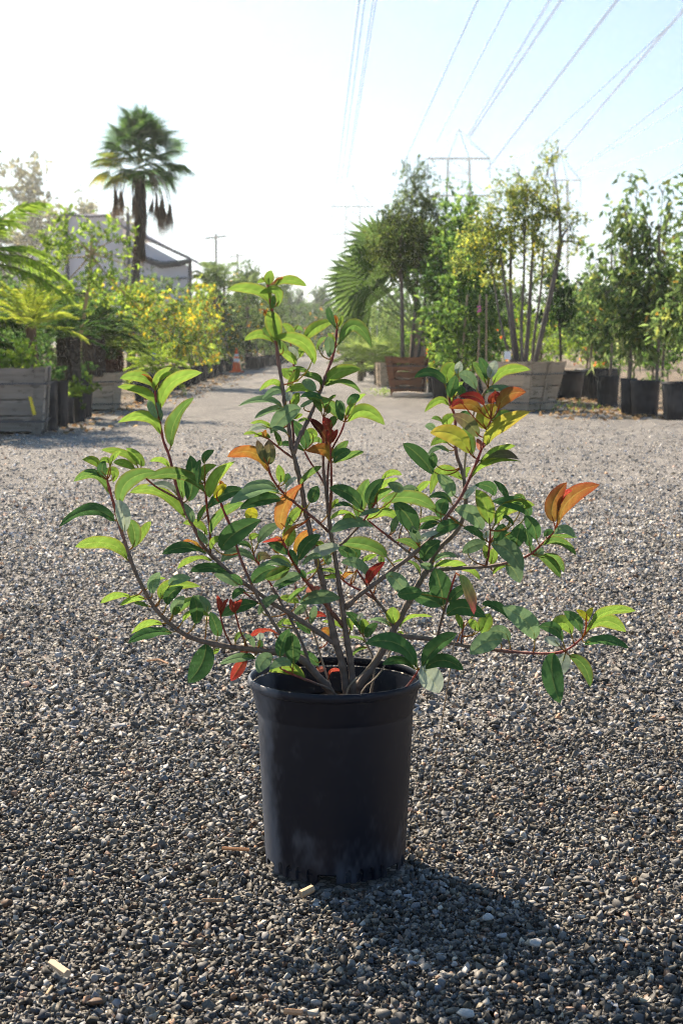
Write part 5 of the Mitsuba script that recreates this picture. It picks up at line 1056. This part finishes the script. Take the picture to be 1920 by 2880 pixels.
# ---------------------------------------------------------------- right row
crate(1.04, 23.75, 0.64, 0.46, 0.61, math.radians(-9), 'red brown slatted planter crate right of the lane', 'wood_red', 5, boards=5, gap=.02)
crate(0.84, 28.9, 0.30, 0.26, 0.46, math.radians(12), 'small pale planter box behind the red brown crate', 'wood_pale', 6, boards=3, strap=False)
crate(2.28, 19.0, 0.82, 0.58, 0.64, math.radians(-38), 'large pale wooden planter crate turned corner on, right of the lane', 'wood_pale', 7, boards=4)
tree('dense_tree', 'dense olive green tree growing from the red brown crate', 'tree', None,
     [([(.96, 23.6, .5), (.95, 23.6, 1.3), (.93, 23.6, 2.1)], .035, .025), ([(1.1, 23.7, .5), (1.16, 23.7, 1.4), (1.22, 23.7, 2.2)], .03, .02), ([(1.2, 23.8, .5), (1.32, 23.8, 1.3), (1.32, 23.8, 2.2)], .028, .02)],
     [(1.1, 23.6, 2.0, .38, .28), (.78, 23.5, 2.15, .32, .28), (1.36, 23.6, 2.2, .3, .3), (.92, 23.5, 2.5, .36, .3), (1.3, 23.6, 2.55, .34, .3), (1.05, 23.6, 2.9, .36, .28), (1.25, 23.6, 3.15, .28, .26), (1.12, 23.6, 3.42, .2, .2), (.62, 23.5, 2.35, .22, .22), (.8, 23.5, 2.75, .2, .2), (1.5, 23.7, 2.8, .14, .2)],
     7500, .062, .028, OLIVE, seed=120, bark=(.13, .105, .085))
rg = np.random.RandomState(130)
bp = thing('fan_palm', 'fan palm with huge stiff pointed fans behind the red brown crate', 'palm')
MB().tube([(1.27, 24.9, 0), (1.27, 24.9, .5), (1.26, 24.9, 1.05)], [.15, .15, .11], [(.22, .15, .10)] * 3, 10).put('trunk', 'bark', bp)
BP = [(0.085, 0.145, 0.04), (0.11, 0.18, 0.05), (0.06, 0.105, 0.035)]
for d, pet, rad, fc, sp in [((-.62, -.25, .82), 1.15, .86, (-.45, -1, .2), 2.0), ((-.4, -.3, 1.0), 1.5, .80, (-.35, -1, .25), 2.0), ((-.2, .3, 1.0), 1.2, .85, (0, -1, .4), 2.0), ((.25, -.2, 1.0), 1.25, .8, (.3, -1, .3), 2.0), ((.55, .1, .9), 1.1, .8, (.3, -1, .4), 2.0), ((0, -.1, 1), 1.3, .85, (.2, -1, .1), 1.9), ((-.8, .3, .55), .9, .75, (-.3, -1, .5), 1.9), ((.8, -.2, .5), .9, .7, (.2, -1, .6), 1.9), ((-.1, -.7, .7), .8, .6, (0, -1, .9), 1.8), ((-.75, .1, .7), 1.15, .8, (-.5, -1, .3), 2.0), ((-.5, .3, .75), 1.2, .85, (-.2, -1, .3), 2.0)]:
    fan_leaf(rg, (1.24, 24.9, 1.02), d, pet * 1.03, rad, sp, 28, BP, fc, droop=.06, deep=.62, wid=.95, pcol=(.30, .36, .20)).put('fan_leaf', 'foliage', bp)
for i, (x, y) in enumerate([(.72, 30.0), (.42, 33.0), (.9, 32.5), (.55, 37.0)]):
    t = thing('fan_palm', ['low bushy fan palm just behind the small pale box', 'low fan palm nearest the lane on the right', 'low fan palm behind the red brown crate', 'farthest low fan palm beside the lane'][i], 'palm')
    MB().tube([(x, y, 0), (x, y, .45)], .07, (.12, .09, .06), 8).put('trunk', 'bark', t)
    for k in range(22):
        a = k * 2.399; e = 1.3 - 1.4 * k / 22.; d = np.array([math.cos(a) * math.cos(e), math.sin(a) * math.cos(e), math.sin(e)])
        fan_leaf(rg, (x, y, .42), d, .5, .34, 1.6, 18, [(0.2, 0.28, 0.08), (0.28, 0.36, 0.1), (0.12, 0.19, 0.06)], d * .2 + np.array([0, -.3, 1.]), droop=.15, deep=.4, wid=.7).put('fan_leaf', 'foliage', t)
pot_far(1.50, 24.3, .12, .10, .41, 'slim dusty grey pot just right of the red brown crate')
pot_far(1.78, 24.0, .12, .10, .42, 'second slim dusty pot right of the red brown crate')
rgl = np.random.RandomState(140); mb = MB()
MB().tube([(.78, 22.75, .05), (1.0, 22.7, .06), (1.25, 22.72, .05), (1.42, 22.8, .06)], [.045, .05, .04, .03], [(.55, .47, .38)] * 4, 8).put('log', 'bark', label='pale split log lying on the ground in front of the red brown crate', category='log')
GS = 'glossy leaved young trees between the two right crates'
for i, (x, y, top) in enumerate([(1.50, 22.8, 2.55), (1.78, 21.8, 2.75), (2.05, 22.3, 2.6), (1.62, 20.9, 2.0)]):
    rgk = np.random.RandomState(150 + i)
    cl = [(x + rgk.normal() * .10, y + rgk.normal() * .15, .75 + (top - .75) * q, .30 - .08 * q, .22) for q in np.linspace(0, 1, 9)]
    tree('glossy_tree', ['bright green glossy young tree nearest the dense olive tree', 'tallest glossy leaved young tree between the two right crates', 'glossy leaved young tree just left of the large pale crate', 'short glossy leaved tree in front, between the two right crates'][i], 'tree', None, [([(x, y, 0), (x + .02, y, 1.), (x, y, top * .8)], .02, .01)], cl, 1700, .10, .055, [(0.12, 0.22, 0.05), (0.22, 0.34, 0.06), (0.07, 0.14, 0.04)], seed=160 + i)
    pot_far(x, y, .15, .12, .36, ['dark pot of the glossy tree nearest the dense tree', 'dark pot of the tallest glossy tree', 'dark pot half hidden by the large pale crate', 'dark pot in front of the glossy trees'][i])
for i, (x0, x1, y) in enumerate([(1.60, 1.72, 20.6), (1.86, 1.88, 20.5), (1.98, 1.97, 20.5)]):
    MB().tube([(x0, y, 0), (x1, y, 1.5)], .014, (.36, .28, .19), 6).put('stake', 'bark', label=['slanting tan stake left of the large pale crate', 'upright stake with a pink ribbon by the large pale crate', 'upright stake nearest the large pale crate'][i], category='stake')
MB().box((1.87, 20.48, 1.28), (.05, .006, .13), (.75, .2, .45), rotz(.2)).put('ribbon', 'matte', label='pink ribbon tied to a stake left of the large pale crate', category='ribbon')
tree('multi_stem_tree', 'tall airy tree with many bare grey stems in the large pale crate', 'tree', None,
     [([(2.20, 18.95, .5), (2.14, 18.9, .95), (2.06, 18.9, 1.45), (1.98, 18.9, 2.0)], .028, .012), ([(2.25, 19., .5), (2.17, 19., 1.0), (2.12, 19., 1.5), (2.13, 19., 2.2)], .036, .016), ([(2.32, 19., .5), (2.36, 19., 1.0), (2.38, 19., 1.6), (2.42, 19., 2.3)], .034, .016), ([(2.44, 19.05, .5), (2.56, 19., 1.1), (2.66, 18.95, 1.6), (2.74, 18.95, 2.06), (2.73, 18.95, 2.14)], .036, .028), ([(2.28, 18.9, .5), (2.25, 18.9, 1.1), (2.29, 18.9, 1.7), (2.27, 18.9, 2.4)], .024, .012), ([(2.2, 19.1, .5), (2.06, 19.1, .9), (1.96, 19.1, 1.4), (1.88, 19.1, 1.9)], .02, .009), ([(2.42, 19.1, .5), (2.45, 19.1, 1.0), (2.53, 19.1, 1.5), (2.55, 19.1, 2.1)], .022, .01)],
     [(1.72, 18.9, 2.15, .26, .2), (1.95, 18.9, 2.4, .26, .2), (2.2, 18.9, 2.45, .26, .2), (2.45, 18.9, 2.5, .26, .2), (2.1, 18.9, 2.72, .22, .16), (2.4, 18.9, 2.75, .2, .18), (2.56, 18.9, 2.98, .1, .2), (2.6, 18.9, 3.15, .07, .12), (2.68, 18.9, 2.5, .2, .2), (2.85, 18.9, 2.3, .16, .16), (2.2, 18.9, 2.95, .07, .1), (1.6, 18.9, 1.85, .2, .2), (1.9, 18.9, 2.05, .25, .2), (2.55, 19, 2.05, .2, .2), (2.95, 18.9, 2.1, .1, .1), (2.0, 19, 1.65, .2, .15), (2.6, 19.1, 1.7, .15, .15), (2.3, 18.9, 2.1, .25, .2)],
     5200, .062, .026, [(0.24, 0.30, 0.08), (0.36, 0.40, 0.08), (0.13, 0.19, 0.06), (0.5, 0.45, 0.06)], [.38, .25, .27, .10], seed=170, bark=(.13, .11, .095))
MB().box((2.06, 18.63, .69), (.09, .006, .10), (.78, .8, .85), rotz(-.6)).put('plant_tag', 'matte', label='white tag on the rim of the large pale crate', category='tag')
tree('slender_tree', 'slender tree with a thin dark stem just right of the large pale crate', 'tree', None, [([(3.14, 21.5, .1), (3.14, 21.5, .8), (3.06, 21.5, 1.6)], .024, .012)], [(3.05, 21.5, 1.3, .2, .16), (3.12, 21.5, 1.55, .2, .18), (3.0, 21.5, 1.75, .14, .14), (3.2, 21.5, 1.15, .16, .12)], 700, .10, .05, DARK, droop=.4, seed=180, bark=(.05, .04, .035))
pot_far(3.28, 22.7, .40, .35, .45, 'very wide black tub right of the large pale crate')
pot_far(4.05, 23.7, .36, .32, .45, 'second very wide black tub behind the first')
pot_far(3.72, 21.9, .14, .12, .44, 'narrow black pot between the wide tubs and the front pots')
FP = [(3.60, 20.25, .155, .43, 'first black pot of the front four on the right, pale streaked side'), (3.46, 18.05, .10, .44, 'narrow black pot, second of the front four on the right'), (3.60, 17.75, .175, .43, 'large black pot, third of the front four on the right'), (3.78, 16.6, .23, .44, 'largest black pot at the right edge')]
for x, y, r, h_, lab in FP: pot_far(x, y, r, r * .86, h_, lab)
AV = [(0.13, 0.205, 0.065), (0.19, 0.27, 0.085), (0.08, 0.14, 0.05), (0.29, 0.33, 0.08), (0.40, 0.26, 0.05)]; AW = [.38, .28, .24, .09, .01]
def avocado(x, y, top, wide, n, seed, lab, low=.95, z0=.35):
    rgk = np.random.RandomState(seed); hh = top - low
    cl = [(x + rgk.normal() * wide * .35 * (1 - .6 * q), y + rgk.normal() * .2, low + hh * q, wide * (.62 - .42 * q), hh * .085) for q in np.linspace(0, 1, 12)]
    cl += [(x + rgk.uniform(-.9, .9) * wide, y + rgk.normal() * .2, low + hh * rgk.uniform(0, .5), wide * .3, .12) for _ in range(5)]
    tree('drooping_tree', lab, 'tree', None, [([(x, y, z0), (x + .02, y, 1.0), (x - .02, y, top * .85)], .022, .010)], cl, n, .112, .05, AV, AW, droop=.65, seed=seed, bark=(.17, .14, .11))
avocado(3.62, 20.2, 2.42, .48, 1100, 190, 'shorter drooping leaved tree in the first front pot on the right')
avocado(3.46, 18.0, 2.72, .42, 1100, 191, 'tall drooping leaved tree with a tuft standing above its top')
avocado(3.72, 17.7, 2.62, .50, 1300, 192, 'broad drooping leaved tree in the third front pot on the right')
avocado(3.86, 16.6, 2.5, .42, 1000, 193, 'drooping leaved tree cut off by the right edge of the picture')
avocado(3.70, 22.3, 2.0, .5, 950, 194, 'low drooping leaved tree above the wide black tubs', low=.85)
avocado(4.6, 21.5, 2.5, .6, 1000, 195, 'drooping leaved tree behind the front trees at the right edge')
tree('small_plant', 'young plant with long pale strap leaves in the narrow second pot', 'plant', None, [([(3.46, 18.05, .4), (3.46, 18.05, .8)], .02, .012)], [(3.36, 18., .78, .12, .1), (3.5, 18., .9, .12, .1), (3.4, 18., .98, .1, .08)], 90, .2, .045, [(0.3, 0.36, 0.16), (0.2, 0.28, 0.1)], droop=.8, seed=196, twigs=False)
# brighter planting behind the right row
GB = [(1.9, 27, 1.35, LIME, 'lime'), (2.7, 28, 1.5, GREEN, 'green'), (3.6, 27, 1.45, LIME, 'lime'), (4.5, 27.5, 1.5, LIME, 'lime'), (5.4, 26, 1.6, GREEN, 'green'), (6.3, 27, 1.7, LIME, 'lime'), (1.75, 33, 1.6, GREEN, 'green'), (3.0, 34, 1.9, GREEN, 'green'), (4.4, 34, 1.8, LIME, 'lime'), (5.8, 34, 2.0, GREEN, 'green'), (7.4, 34, 2.2, DARK, 'dark')]
for i, (x, y, top, pal, nm) in enumerate(GB):
    rgk = np.random.RandomState(200 + i)
    cl = [(x + rgk.uniform(-.55, .55), y + rgk.uniform(-.4, .4), top * rgk.uniform(.2, .88), .34, .26) for _ in range(9)]
    tree('shrub', ['%s bush %s' % (nm, w) for w in ['behind the glossy trees, with orange flowers', 'straight behind the large pale crate', 'behind the slender dark stem', 'behind the wide black tubs', 'behind the drooping trees on the right', 'at the right edge behind the drooping trees', 'far behind the red brown crate', 'in the back row behind the pale crate', 'in the back row behind the slender tree', 'in the back row behind the drooping trees', 'in the back row at the right edge']][i], 'shrub', None, [([(x, y, 0), (x, y, top * .6)], .02, .01)], cl, 1300, .075, .045, pal, seed=220 + i, flowers=(40, [(0.75, 0.12, 0.03), (0.75, 0.3, 0.04)], .07) if i in (0, 1, 3) else None)
# potted plants down the right side of the lane
for i, (x, y) in enumerate([(.95, 36.0), (.85, 39.5), (.78, 43.5), (.68, 48.), (.55, 53.5), (.42, 60.), (.25, 67.), (.13, 74.)]):
    pot_far(x, y, .15, .13, .34, '%s dark pot in the line down the right side of the lane' % ORD[i], 'pots down the right side of the lane')
    rgk = np.random.RandomState(240 + i); top = 1.2 + .5 * rgk.rand() + .012 * (y - 36)
    cl = [(x + .15 + rgk.normal() * .2, y + rgk.normal() * .3, .5 + (top - .5) * q, .42, .26) for q in (0, .3, .6, .9)]
    tree('potted_shrub', '%s soft green shrub in the pot line right of the lane' % ORD[i], 'shrub', None, [([(x, y, .3), (x, y, top * .7)], .016, .008)], cl, 700, .10, .055, [(0.13, 0.2, 0.07), (0.2, 0.27, 0.09)], group='potted shrubs right of the lane', seed=250 + i)
    MB().tube([(x - .1, y - .05, .2), (x - .1, y - .05, 1.25)], .012, (.62, .6, .56), 5).put('stake', 'bark', label='%s pale stake standing in the pot line right of the lane' % ORD[i], category='stake', group='pale stakes right of the lane')
for i, (x, y, top) in enumerate([(2.2, 44, 2.6), (3.6, 46, 2.4), (5.2, 45, 2.9), (2.0, 58, 3.2), (4.2, 60, 3.6), (6.5, 55, 3.4), (1.6, 75, 3.6), (-1.2, 92, 3.2), (0.3, 96, 3.4), (-2.6, 88, 3.4), (8.5, 48, 3.2), (-4.6, 75, 3.8), (-4.4, 57, 3.4), (-5.4, 38, 2.4), (-6.3, 31, 2.3), (-5.3, 27, 2.0), (-5.2, 23, 2.1)]):
    rgk = np.random.RandomState(270 + i); w = .9 + .008 * y
    cl = [(x + rgk.normal() * .5 * w, y + rgk.normal() * .6, top * rgk.uniform(.15, .85), .55 * w, .4 * w) for _ in range(9)]
    lab = ['bush of the middle distance %s' % s for s in ['right of the lane behind the low fan palms', 'behind the large pale crate, half hidden', 'seen between crate and drooping trees', 'behind the dense tree', 'behind the multi stem tree', 'at the far right', 'closing the right side of the lane', 'at the end of the lane, with orange flowers', 'at the end of the lane on the right, flowering', 'at the end of the lane on the left', 'behind the right edge', 'beyond the left pots', 'behind the far left pots', 'in front of the shade house', 'left of the tall fan palm', 'behind the yellow shrubs', 'behind the left cycads']][i]
    tree('bush', lab, 'shrub', None, [([(x, y, 0), (x, y, top * .6)], .05, .02)], cl, 1300, .13 * w, .08 * w, [(0.09, 0.15, 0.05), (0.14, 0.21, 0.07), (0.06, 0.11, 0.04)], seed=300 + i, flowers=(60, [(0.65, 0.38, 0.04), (0.62, 0.22, 0.04)], .17) if i in (7, 8) else None)

# ---------------------------------------------------------------- far trees
FT = [(-5.6, 150, 6.4, 1.5, 'rounded blue green tree left of the lane end'), (-4.2, 152, 5.2, 1.2, 'lower blue green tree beside the rounded one'), (-1.9, 150, 5.9, 1.35, 'pointed dark blue green tree right of the lane end'), (1.2, 155, 4.4, 1.7, 'low distant tree right of the pointed tree'), (5.0, 160, 5.0, 2.2, 'distant tree behind the big fan palm'),
      (11, 150, 5.6, 2.6, 'distant tree behind the glossy trees'), (17, 155, 6.4, 2.8, 'distant tree behind the multi stem tree'), (24, 150, 6.2, 3.0, 'distant tree behind the drooping trees'), (32, 150, 7.0, 3.0, 'distant tree at the right edge'), (-10, 150, 5.6, 2.5, 'distant tree behind the yellow shrubs'),
      (-27.5, 136, 16.3, 3.6, 'tall hazy tree at the left edge behind the shade house'), (-23.5, 138, 13.6, 2.7, 'hazy tree beside the tall one at the left edge'), (-20.3, 142, 11.8, 2.3, 'smaller hazy tree left of the shade house ridge'), (-32.6, 134, 18.8, 4.3, 'tallest hazy tree cut by the left edge')]
for i, (x, y, top, w, lab) in enumerate(FT):
    rgk = np.random.RandomState(330 + i)
    cl = [(x + rgk.normal() * w * .45 * (1.15 - q), y + rgk.normal() * w * .4, top * (.12 + .80 * q), w * (.75 - .45 * q), top * .11) for q in np.linspace(0, 1, 13)]
    tree('distant_tree', lab, 'tree', None, [([(x, y, 0), (x, y, top * .75)], .16, .05)], cl, 5200 if i < 10 else 7000, .34 if i < 10 else .5, .22 if i < 10 else .34, [(0.07, 0.12, 0.05), (0.10, 0.16, 0.06), (0.045, 0.085, 0.04)] if i < 10 else [(0.22, 0.22, 0.12), (0.28, 0.26, 0.15), (0.17, 0.17, 0.09)], seed=350 + i, bark=(.12, .1, .08))  # last four get paler leaves, haze painted into their colour
rgk = np.random.RandomState(399)
hx = np.r_[np.arange(-150, -24, 3.0), np.arange(36, 150, 3.0), np.arange(-24, 36, 3.0)]
crown_mesh(rgk, [(x, 215 + rgk.normal() * 8, rgk.uniform(1.2, 3.4), 2.6, 1.9) for x in hx], 15000, .5, .33, [(0.07, 0.11, 0.05), (0.10, 0.15, 0.06)]).put('far_thicket', 'foliage', label='hazy belt of distant trees along the horizon', kind='stuff')

# ---------------------------------------------------------------- power line towers and wires
STEEL = (0.07, 0.08, 0.10)
def tower(x, y, top, arm, label, rx=.11):
    t = thing('pylon', label, 'pylon')
    O = np.array([x, y, 0.]); hb = arm * .24; ha = arm * .17; za = top * .865
    cor = [(-1, -1), (1, -1), (1, 1), (-1, 1)]
    hw = lambda z: hb + (ha - hb) * min(1, z / za)
    pt3 = lambda c, z: O + [c[0] * hw(z), c[1] * hw(z) * .6, z]
    for c in cor: MB().tube([pt3(c, 0), pt3(c, za)], rx * 1.5, STEEL, 5).put('leg', 'metal', t)
    mb = MB(); lv = np.linspace(0, za, 14)
    for a, b in zip(lv[:-1], lv[1:]):
        for k in range(4):
            c, d = cor[k], cor[(k + 1) % 4]
            mb.tube([pt3(c, a), pt3(d, b)], rx * .55, STEEL, 4, False).tube([pt3(d, a), pt3(c, b)], rx * .55, STEEL, 4, False).tube([pt3(c, b), pt3(d, b)], rx * .5, STEEL, 4, False)
    mb.put('bracing', 'metal', t, kind='stuff')
    for zz in (za, za - .17 * top):
        mb = MB()
        for s in (-1, 1):
            mb.tube([O + [-arm / 2, s * ha * .4, zz], O + [arm / 2, s * ha * .4, zz]], rx * 1.3, STEEL, 5)
            mb.tube([O + [s * arm / 2, 0, zz], O + [s * ha, 0, zz + .075 * top]], rx * .7, STEEL, 4)
        for xx in np.linspace(-arm / 2, arm / 2, 13): mb.tube([O + [xx, -ha * .4, zz], O + [xx, ha * .4, zz]], rx * .5, STEEL, 4)
        mb.put('cross_arm', 'metal', t)
    mb = MB()
    for s in (-1, 1): mb.tube([O + [s * ha, 0, za], O + [0, 0, top]], rx, STEEL, 5).tube([O + [s * arm / 2, 0, za], O + [0, 0, top]], rx * .6, STEEL, 4)
    mb.put('peak', 'metal', t)
    for s in (-1, 1): MB().tube([O + [s * arm / 2, 0, za], O + [s * arm / 2, 0, za - .09 * top]], rx * 1.2, (.25, .25, .27), 6).put('insulator', 'metal', t)
tower(30.0, 390, 55, 16, 'nearest lattice pylon, rising behind the dense tree')
tower(66.0, 458, 57, 12, 'second lattice pylon, right of the multi stem tree')
tower(3.4, 458, 48, 12.6, 'faint lattice pylon behind the big fan palm')
tower(-38, 900, 46, 14, 'tiny pylon far away over the lane end', .13)
tower(-30, 950, 52, 14, 'tiny pylon beside the farthest one over the lane end', .13)
WIRES = [(1, [(-1.929, 458, 44.35), (2.114, 183.3, 41.24), (5.349, -36.4, 38.76)]),
    (1, [(-0.2142, 458, 47.82), (2.968, 198, 44.47), (5.514, -10.01, 41.8)]),
    (2, [(1.605, 458, 49.92), (4.437, 206.9, 46.43), (6.702, 5.963, 43.63)]),
    (1, [(15.48, 390, 45.32), (16.51, 187.4, 42.15), (17.34, 25.38, 39.61)]),
    (1, [(24.36, 390, 51.83), (23.44, 214.9, 48.2), (22.71, 74.81, 45.3)]),
    (2, [(32.34, 390, 53.34), (29.8, 221.3, 49.6), (27.77, 86.3, 46.62)]),
    (2, [(32.71, 390, 52.89), (31.17, 219.4, 49.19), (29.94, 82.92, 46.23)]),
    (2, [(37.16, 390, 44.6), (32.88, 184.4, 41.48), (29.45, 19.95, 38.98)]),
    (3, [(65.18, 458, 56.22), (53.12, 239.8, 52.28), (43.47, 65.16, 49.13)]),
    (1, [(37.34, 390, 44.78), (42.46, 329.9, 42.54), (42.45, 191.6, 41.65), (42.45, 80.91, 40.93)]),
    (2, [(71.13, 458, 52.23), (64.54, 289.6, 48.58), (59.27, 154.9, 45.65)]),
    (1, [(69.75, 458, 51.71), (68.58, 307.4, 48.09), (67.65, 186.9, 45.19)]),
    (1, [(68.51, 458, 49.08), (73.23, 389.8, 46.63), (75.74, 338.6, 45.65), (77.74, 297.7, 44.86)]),
    (1, [(81.52, 458, 40.98), (72.07, 321.6, 38.11), (64.5, 212.4, 35.81)])]
WL = ['leftmost steep power line at the top centre', 'second steep power line at the top centre', 'third steep power line at the top centre', 'leftmost slanting power line to the nearest pylon', 'second slanting power line to the nearest pylon', 'third slanting power line to the nearest pylon', 'fourth slanting power line to the nearest pylon', 'power line to the right insulator of the nearest pylon', 'thick power line bundle to the peak of the second pylon', 'shallow power line crossing in front of the bundle', 'power line to the right arm of the second pylon', 'lower power line to the right arm of the second pylon', 'faint power line to the lower arm of the second pylon', 'lowest power line at the right edge']
for w_i, (n, pts) in enumerate(WIRES):
    for k in range(n):
        p = np.array(pts) + np.array([0.45, 0, 0.25]) * (k - (n - 1) / 2.0)
        u = np.linspace(0, len(p) - 1, 14); q = np.stack([np.interp(u, np.arange(len(p)), p[:, c]) for c in range(3)], 1)
        MB().tube(q, 0.12, (0.34, 0.50, 0.78), 6).put('power_line', 'metal', label=WL[w_i], category='power line', group='overhead power lines')

# ---------------------------------------------------------------- small litter on the gravel
def chip(pts, r, col, lab, cat='wood chip'):
    MB().tube(pts, r, col, 6).put('wood_chip' if cat == 'wood chip' else 'twig', 'bark', label=lab, category=cat)
chip([(-0.1995, 2.414, 0.012), (-0.1539, 2.407, 0.012)], 0.003, (0.42, 0.2, 0.09), 'thin orange brown stick lying left of the pot foot', 'twig')
chip([(-0.3952, 1.952, 0.012), (-0.3656, 1.911, 0.014)], 0.0055, (0.46, 0.35, 0.24), 'pale broken wood chip at the lower left of the gravel', 'wood chip')
chip([(-0.06273, 2.21, 0.01), (-0.04446, 2.225, 0.014)], 0.0062, (0.42, 0.29, 0.17), 'tan wood chip right in front of the pot foot', 'wood chip')
chip([(-0.2105, 2.18, 0.012), (-0.1771, 2.18, 0.012)], 0.0026, (0.3, 0.18, 0.1), 'short brown twig in front of the pot on the left', 'twig')
chip([(-0.3826, 1.853, 0.011), (-0.3793, 1.874, 0.013)], 0.002, (0.5, 0.33, 0.2), 'tiny straw coloured twig at the lower left edge', 'twig')
chip([(-0.5162, 3.886, 0.013), (-0.4844, 3.881, 0.018), (-0.4562, 3.856, 0.012)], 0.003, (0.42, 0.22, 0.11), 'bent brown twig on the gravel left behind the pot', 'twig')
chip([(-0.07195, 1.805, 0.011), (-0.0493, 1.799, 0.012)], 0.004, (0.42, 0.24, 0.13), 'orange wood chip at the bottom edge of the gravel', 'wood chip')
MB().tube(bez((0.1477, 2.57, 0), (0.159, 2.33, 0.2332), (0.1802, 2.342, 0.3808), np.linspace(0, 1, 14)), np.linspace(.0006, .0011, 14), (.28, .2, .12), 5).put('dry_stalk', 'bark', label='thin dry stalk leaning from the gravel against the low right branch', category='stalk')
v_, f_ = rock(np.random.RandomState(1504), 26)
MB().add(v_ * [0.010925, 0.008625, 0.006325] + (0.274, 2.033, 0.006), f_, (.42, .41, .39)).put('pebble', 'stone', smooth=True, label='round white pebble in the shadow of the pot', category='pebble')
v_, f_ = rock(np.random.RandomState(1371), 26)
MB().add(v_ * [0.009975, 0.007875, 0.005775] + (0.2165, 2.13, 0.006), f_, (.42, .41, .39)).put('pebble', 'stone', smooth=True, label='pale grey pebble in the shadow nearer the pot', category='pebble')
v_, f_ = rock(np.random.RandomState(1310), 26)
MB().add(v_ * [0.0114, 0.009, 0.0066] + (0.1578, 1.81, 0.006), f_, (.42, .41, .39)).put('pebble', 'stone', smooth=True, label='white crumpled stone at the bottom edge', category='pebble')

rg = np.random.RandomState(500); n = 1500
lx = np.where(rg.rand(n) < .62, rg.normal(3.35, .55, n), rg.normal(-2.75, .3, n)); ly = np.where(lx > 0, rg.uniform(16.5, 24, n), rg.uniform(14, 40, n))
mb = MB(); d = rg.normal(size=(n, 3)) * [1, 1, .25]
leaves_at(mb, rg, np.c_[lx, ly, hgt(lx, ly) + .012], d, .07, .035, palette(rg, n, [(0.34, 0.22, 0.11), (0.24, 0.15, 0.08), (0.42, 0.31, 0.17), (0.16, 0.10, 0.06)], None, .2))
mb.put('leaf_litter', 'foliage', label='dry brown fallen leaves scattered around the pots beside the lane', kind='stuff')
n = 260; lx = np.where(rg.rand(n) < .5, rg.normal(3.0, .35, n), rg.normal(.75, .15, n)); ly = np.where(lx > 1.8, rg.uniform(18.6, 21.5, n), rg.uniform(23.6, 27.5, n))
mb = MB(); leaves_at(mb, rg, np.c_[lx, ly, hgt(lx, ly)], rg.normal(size=(n, 3)) * [.5, .5, .3] + [0, 0, .8], .075, .011, palette(rg, n, LIME, None, .2))
mb.put('weeds', 'foliage', label='sparse weeds at the edge of the lane by the right crates', kind='stuff')
# ---------------------------------------------------------------- the hazy air
scene['air'] = {'type': 'homogeneous', 'albedo': {'type': 'rgb', 'value': [0.90, 0.955, 0.98]}, 'sigma_t': HAZE, 'phase': {'type': 'hg', 'g': 0.6}}
scene['camera']['medium'] = {'type': 'ref', 'id': 'air'}
scene['haze'] = {'type': 'cube', 'to_world': T().translate([0, 650, 31]).scale([1000, 950, 33]), 'bsdf': {'type': 'null'}, 'interior': {'type': 'ref', 'id': 'air'}}
tag('haze', 'thin bright morning haze over the yard', kind='stuff')
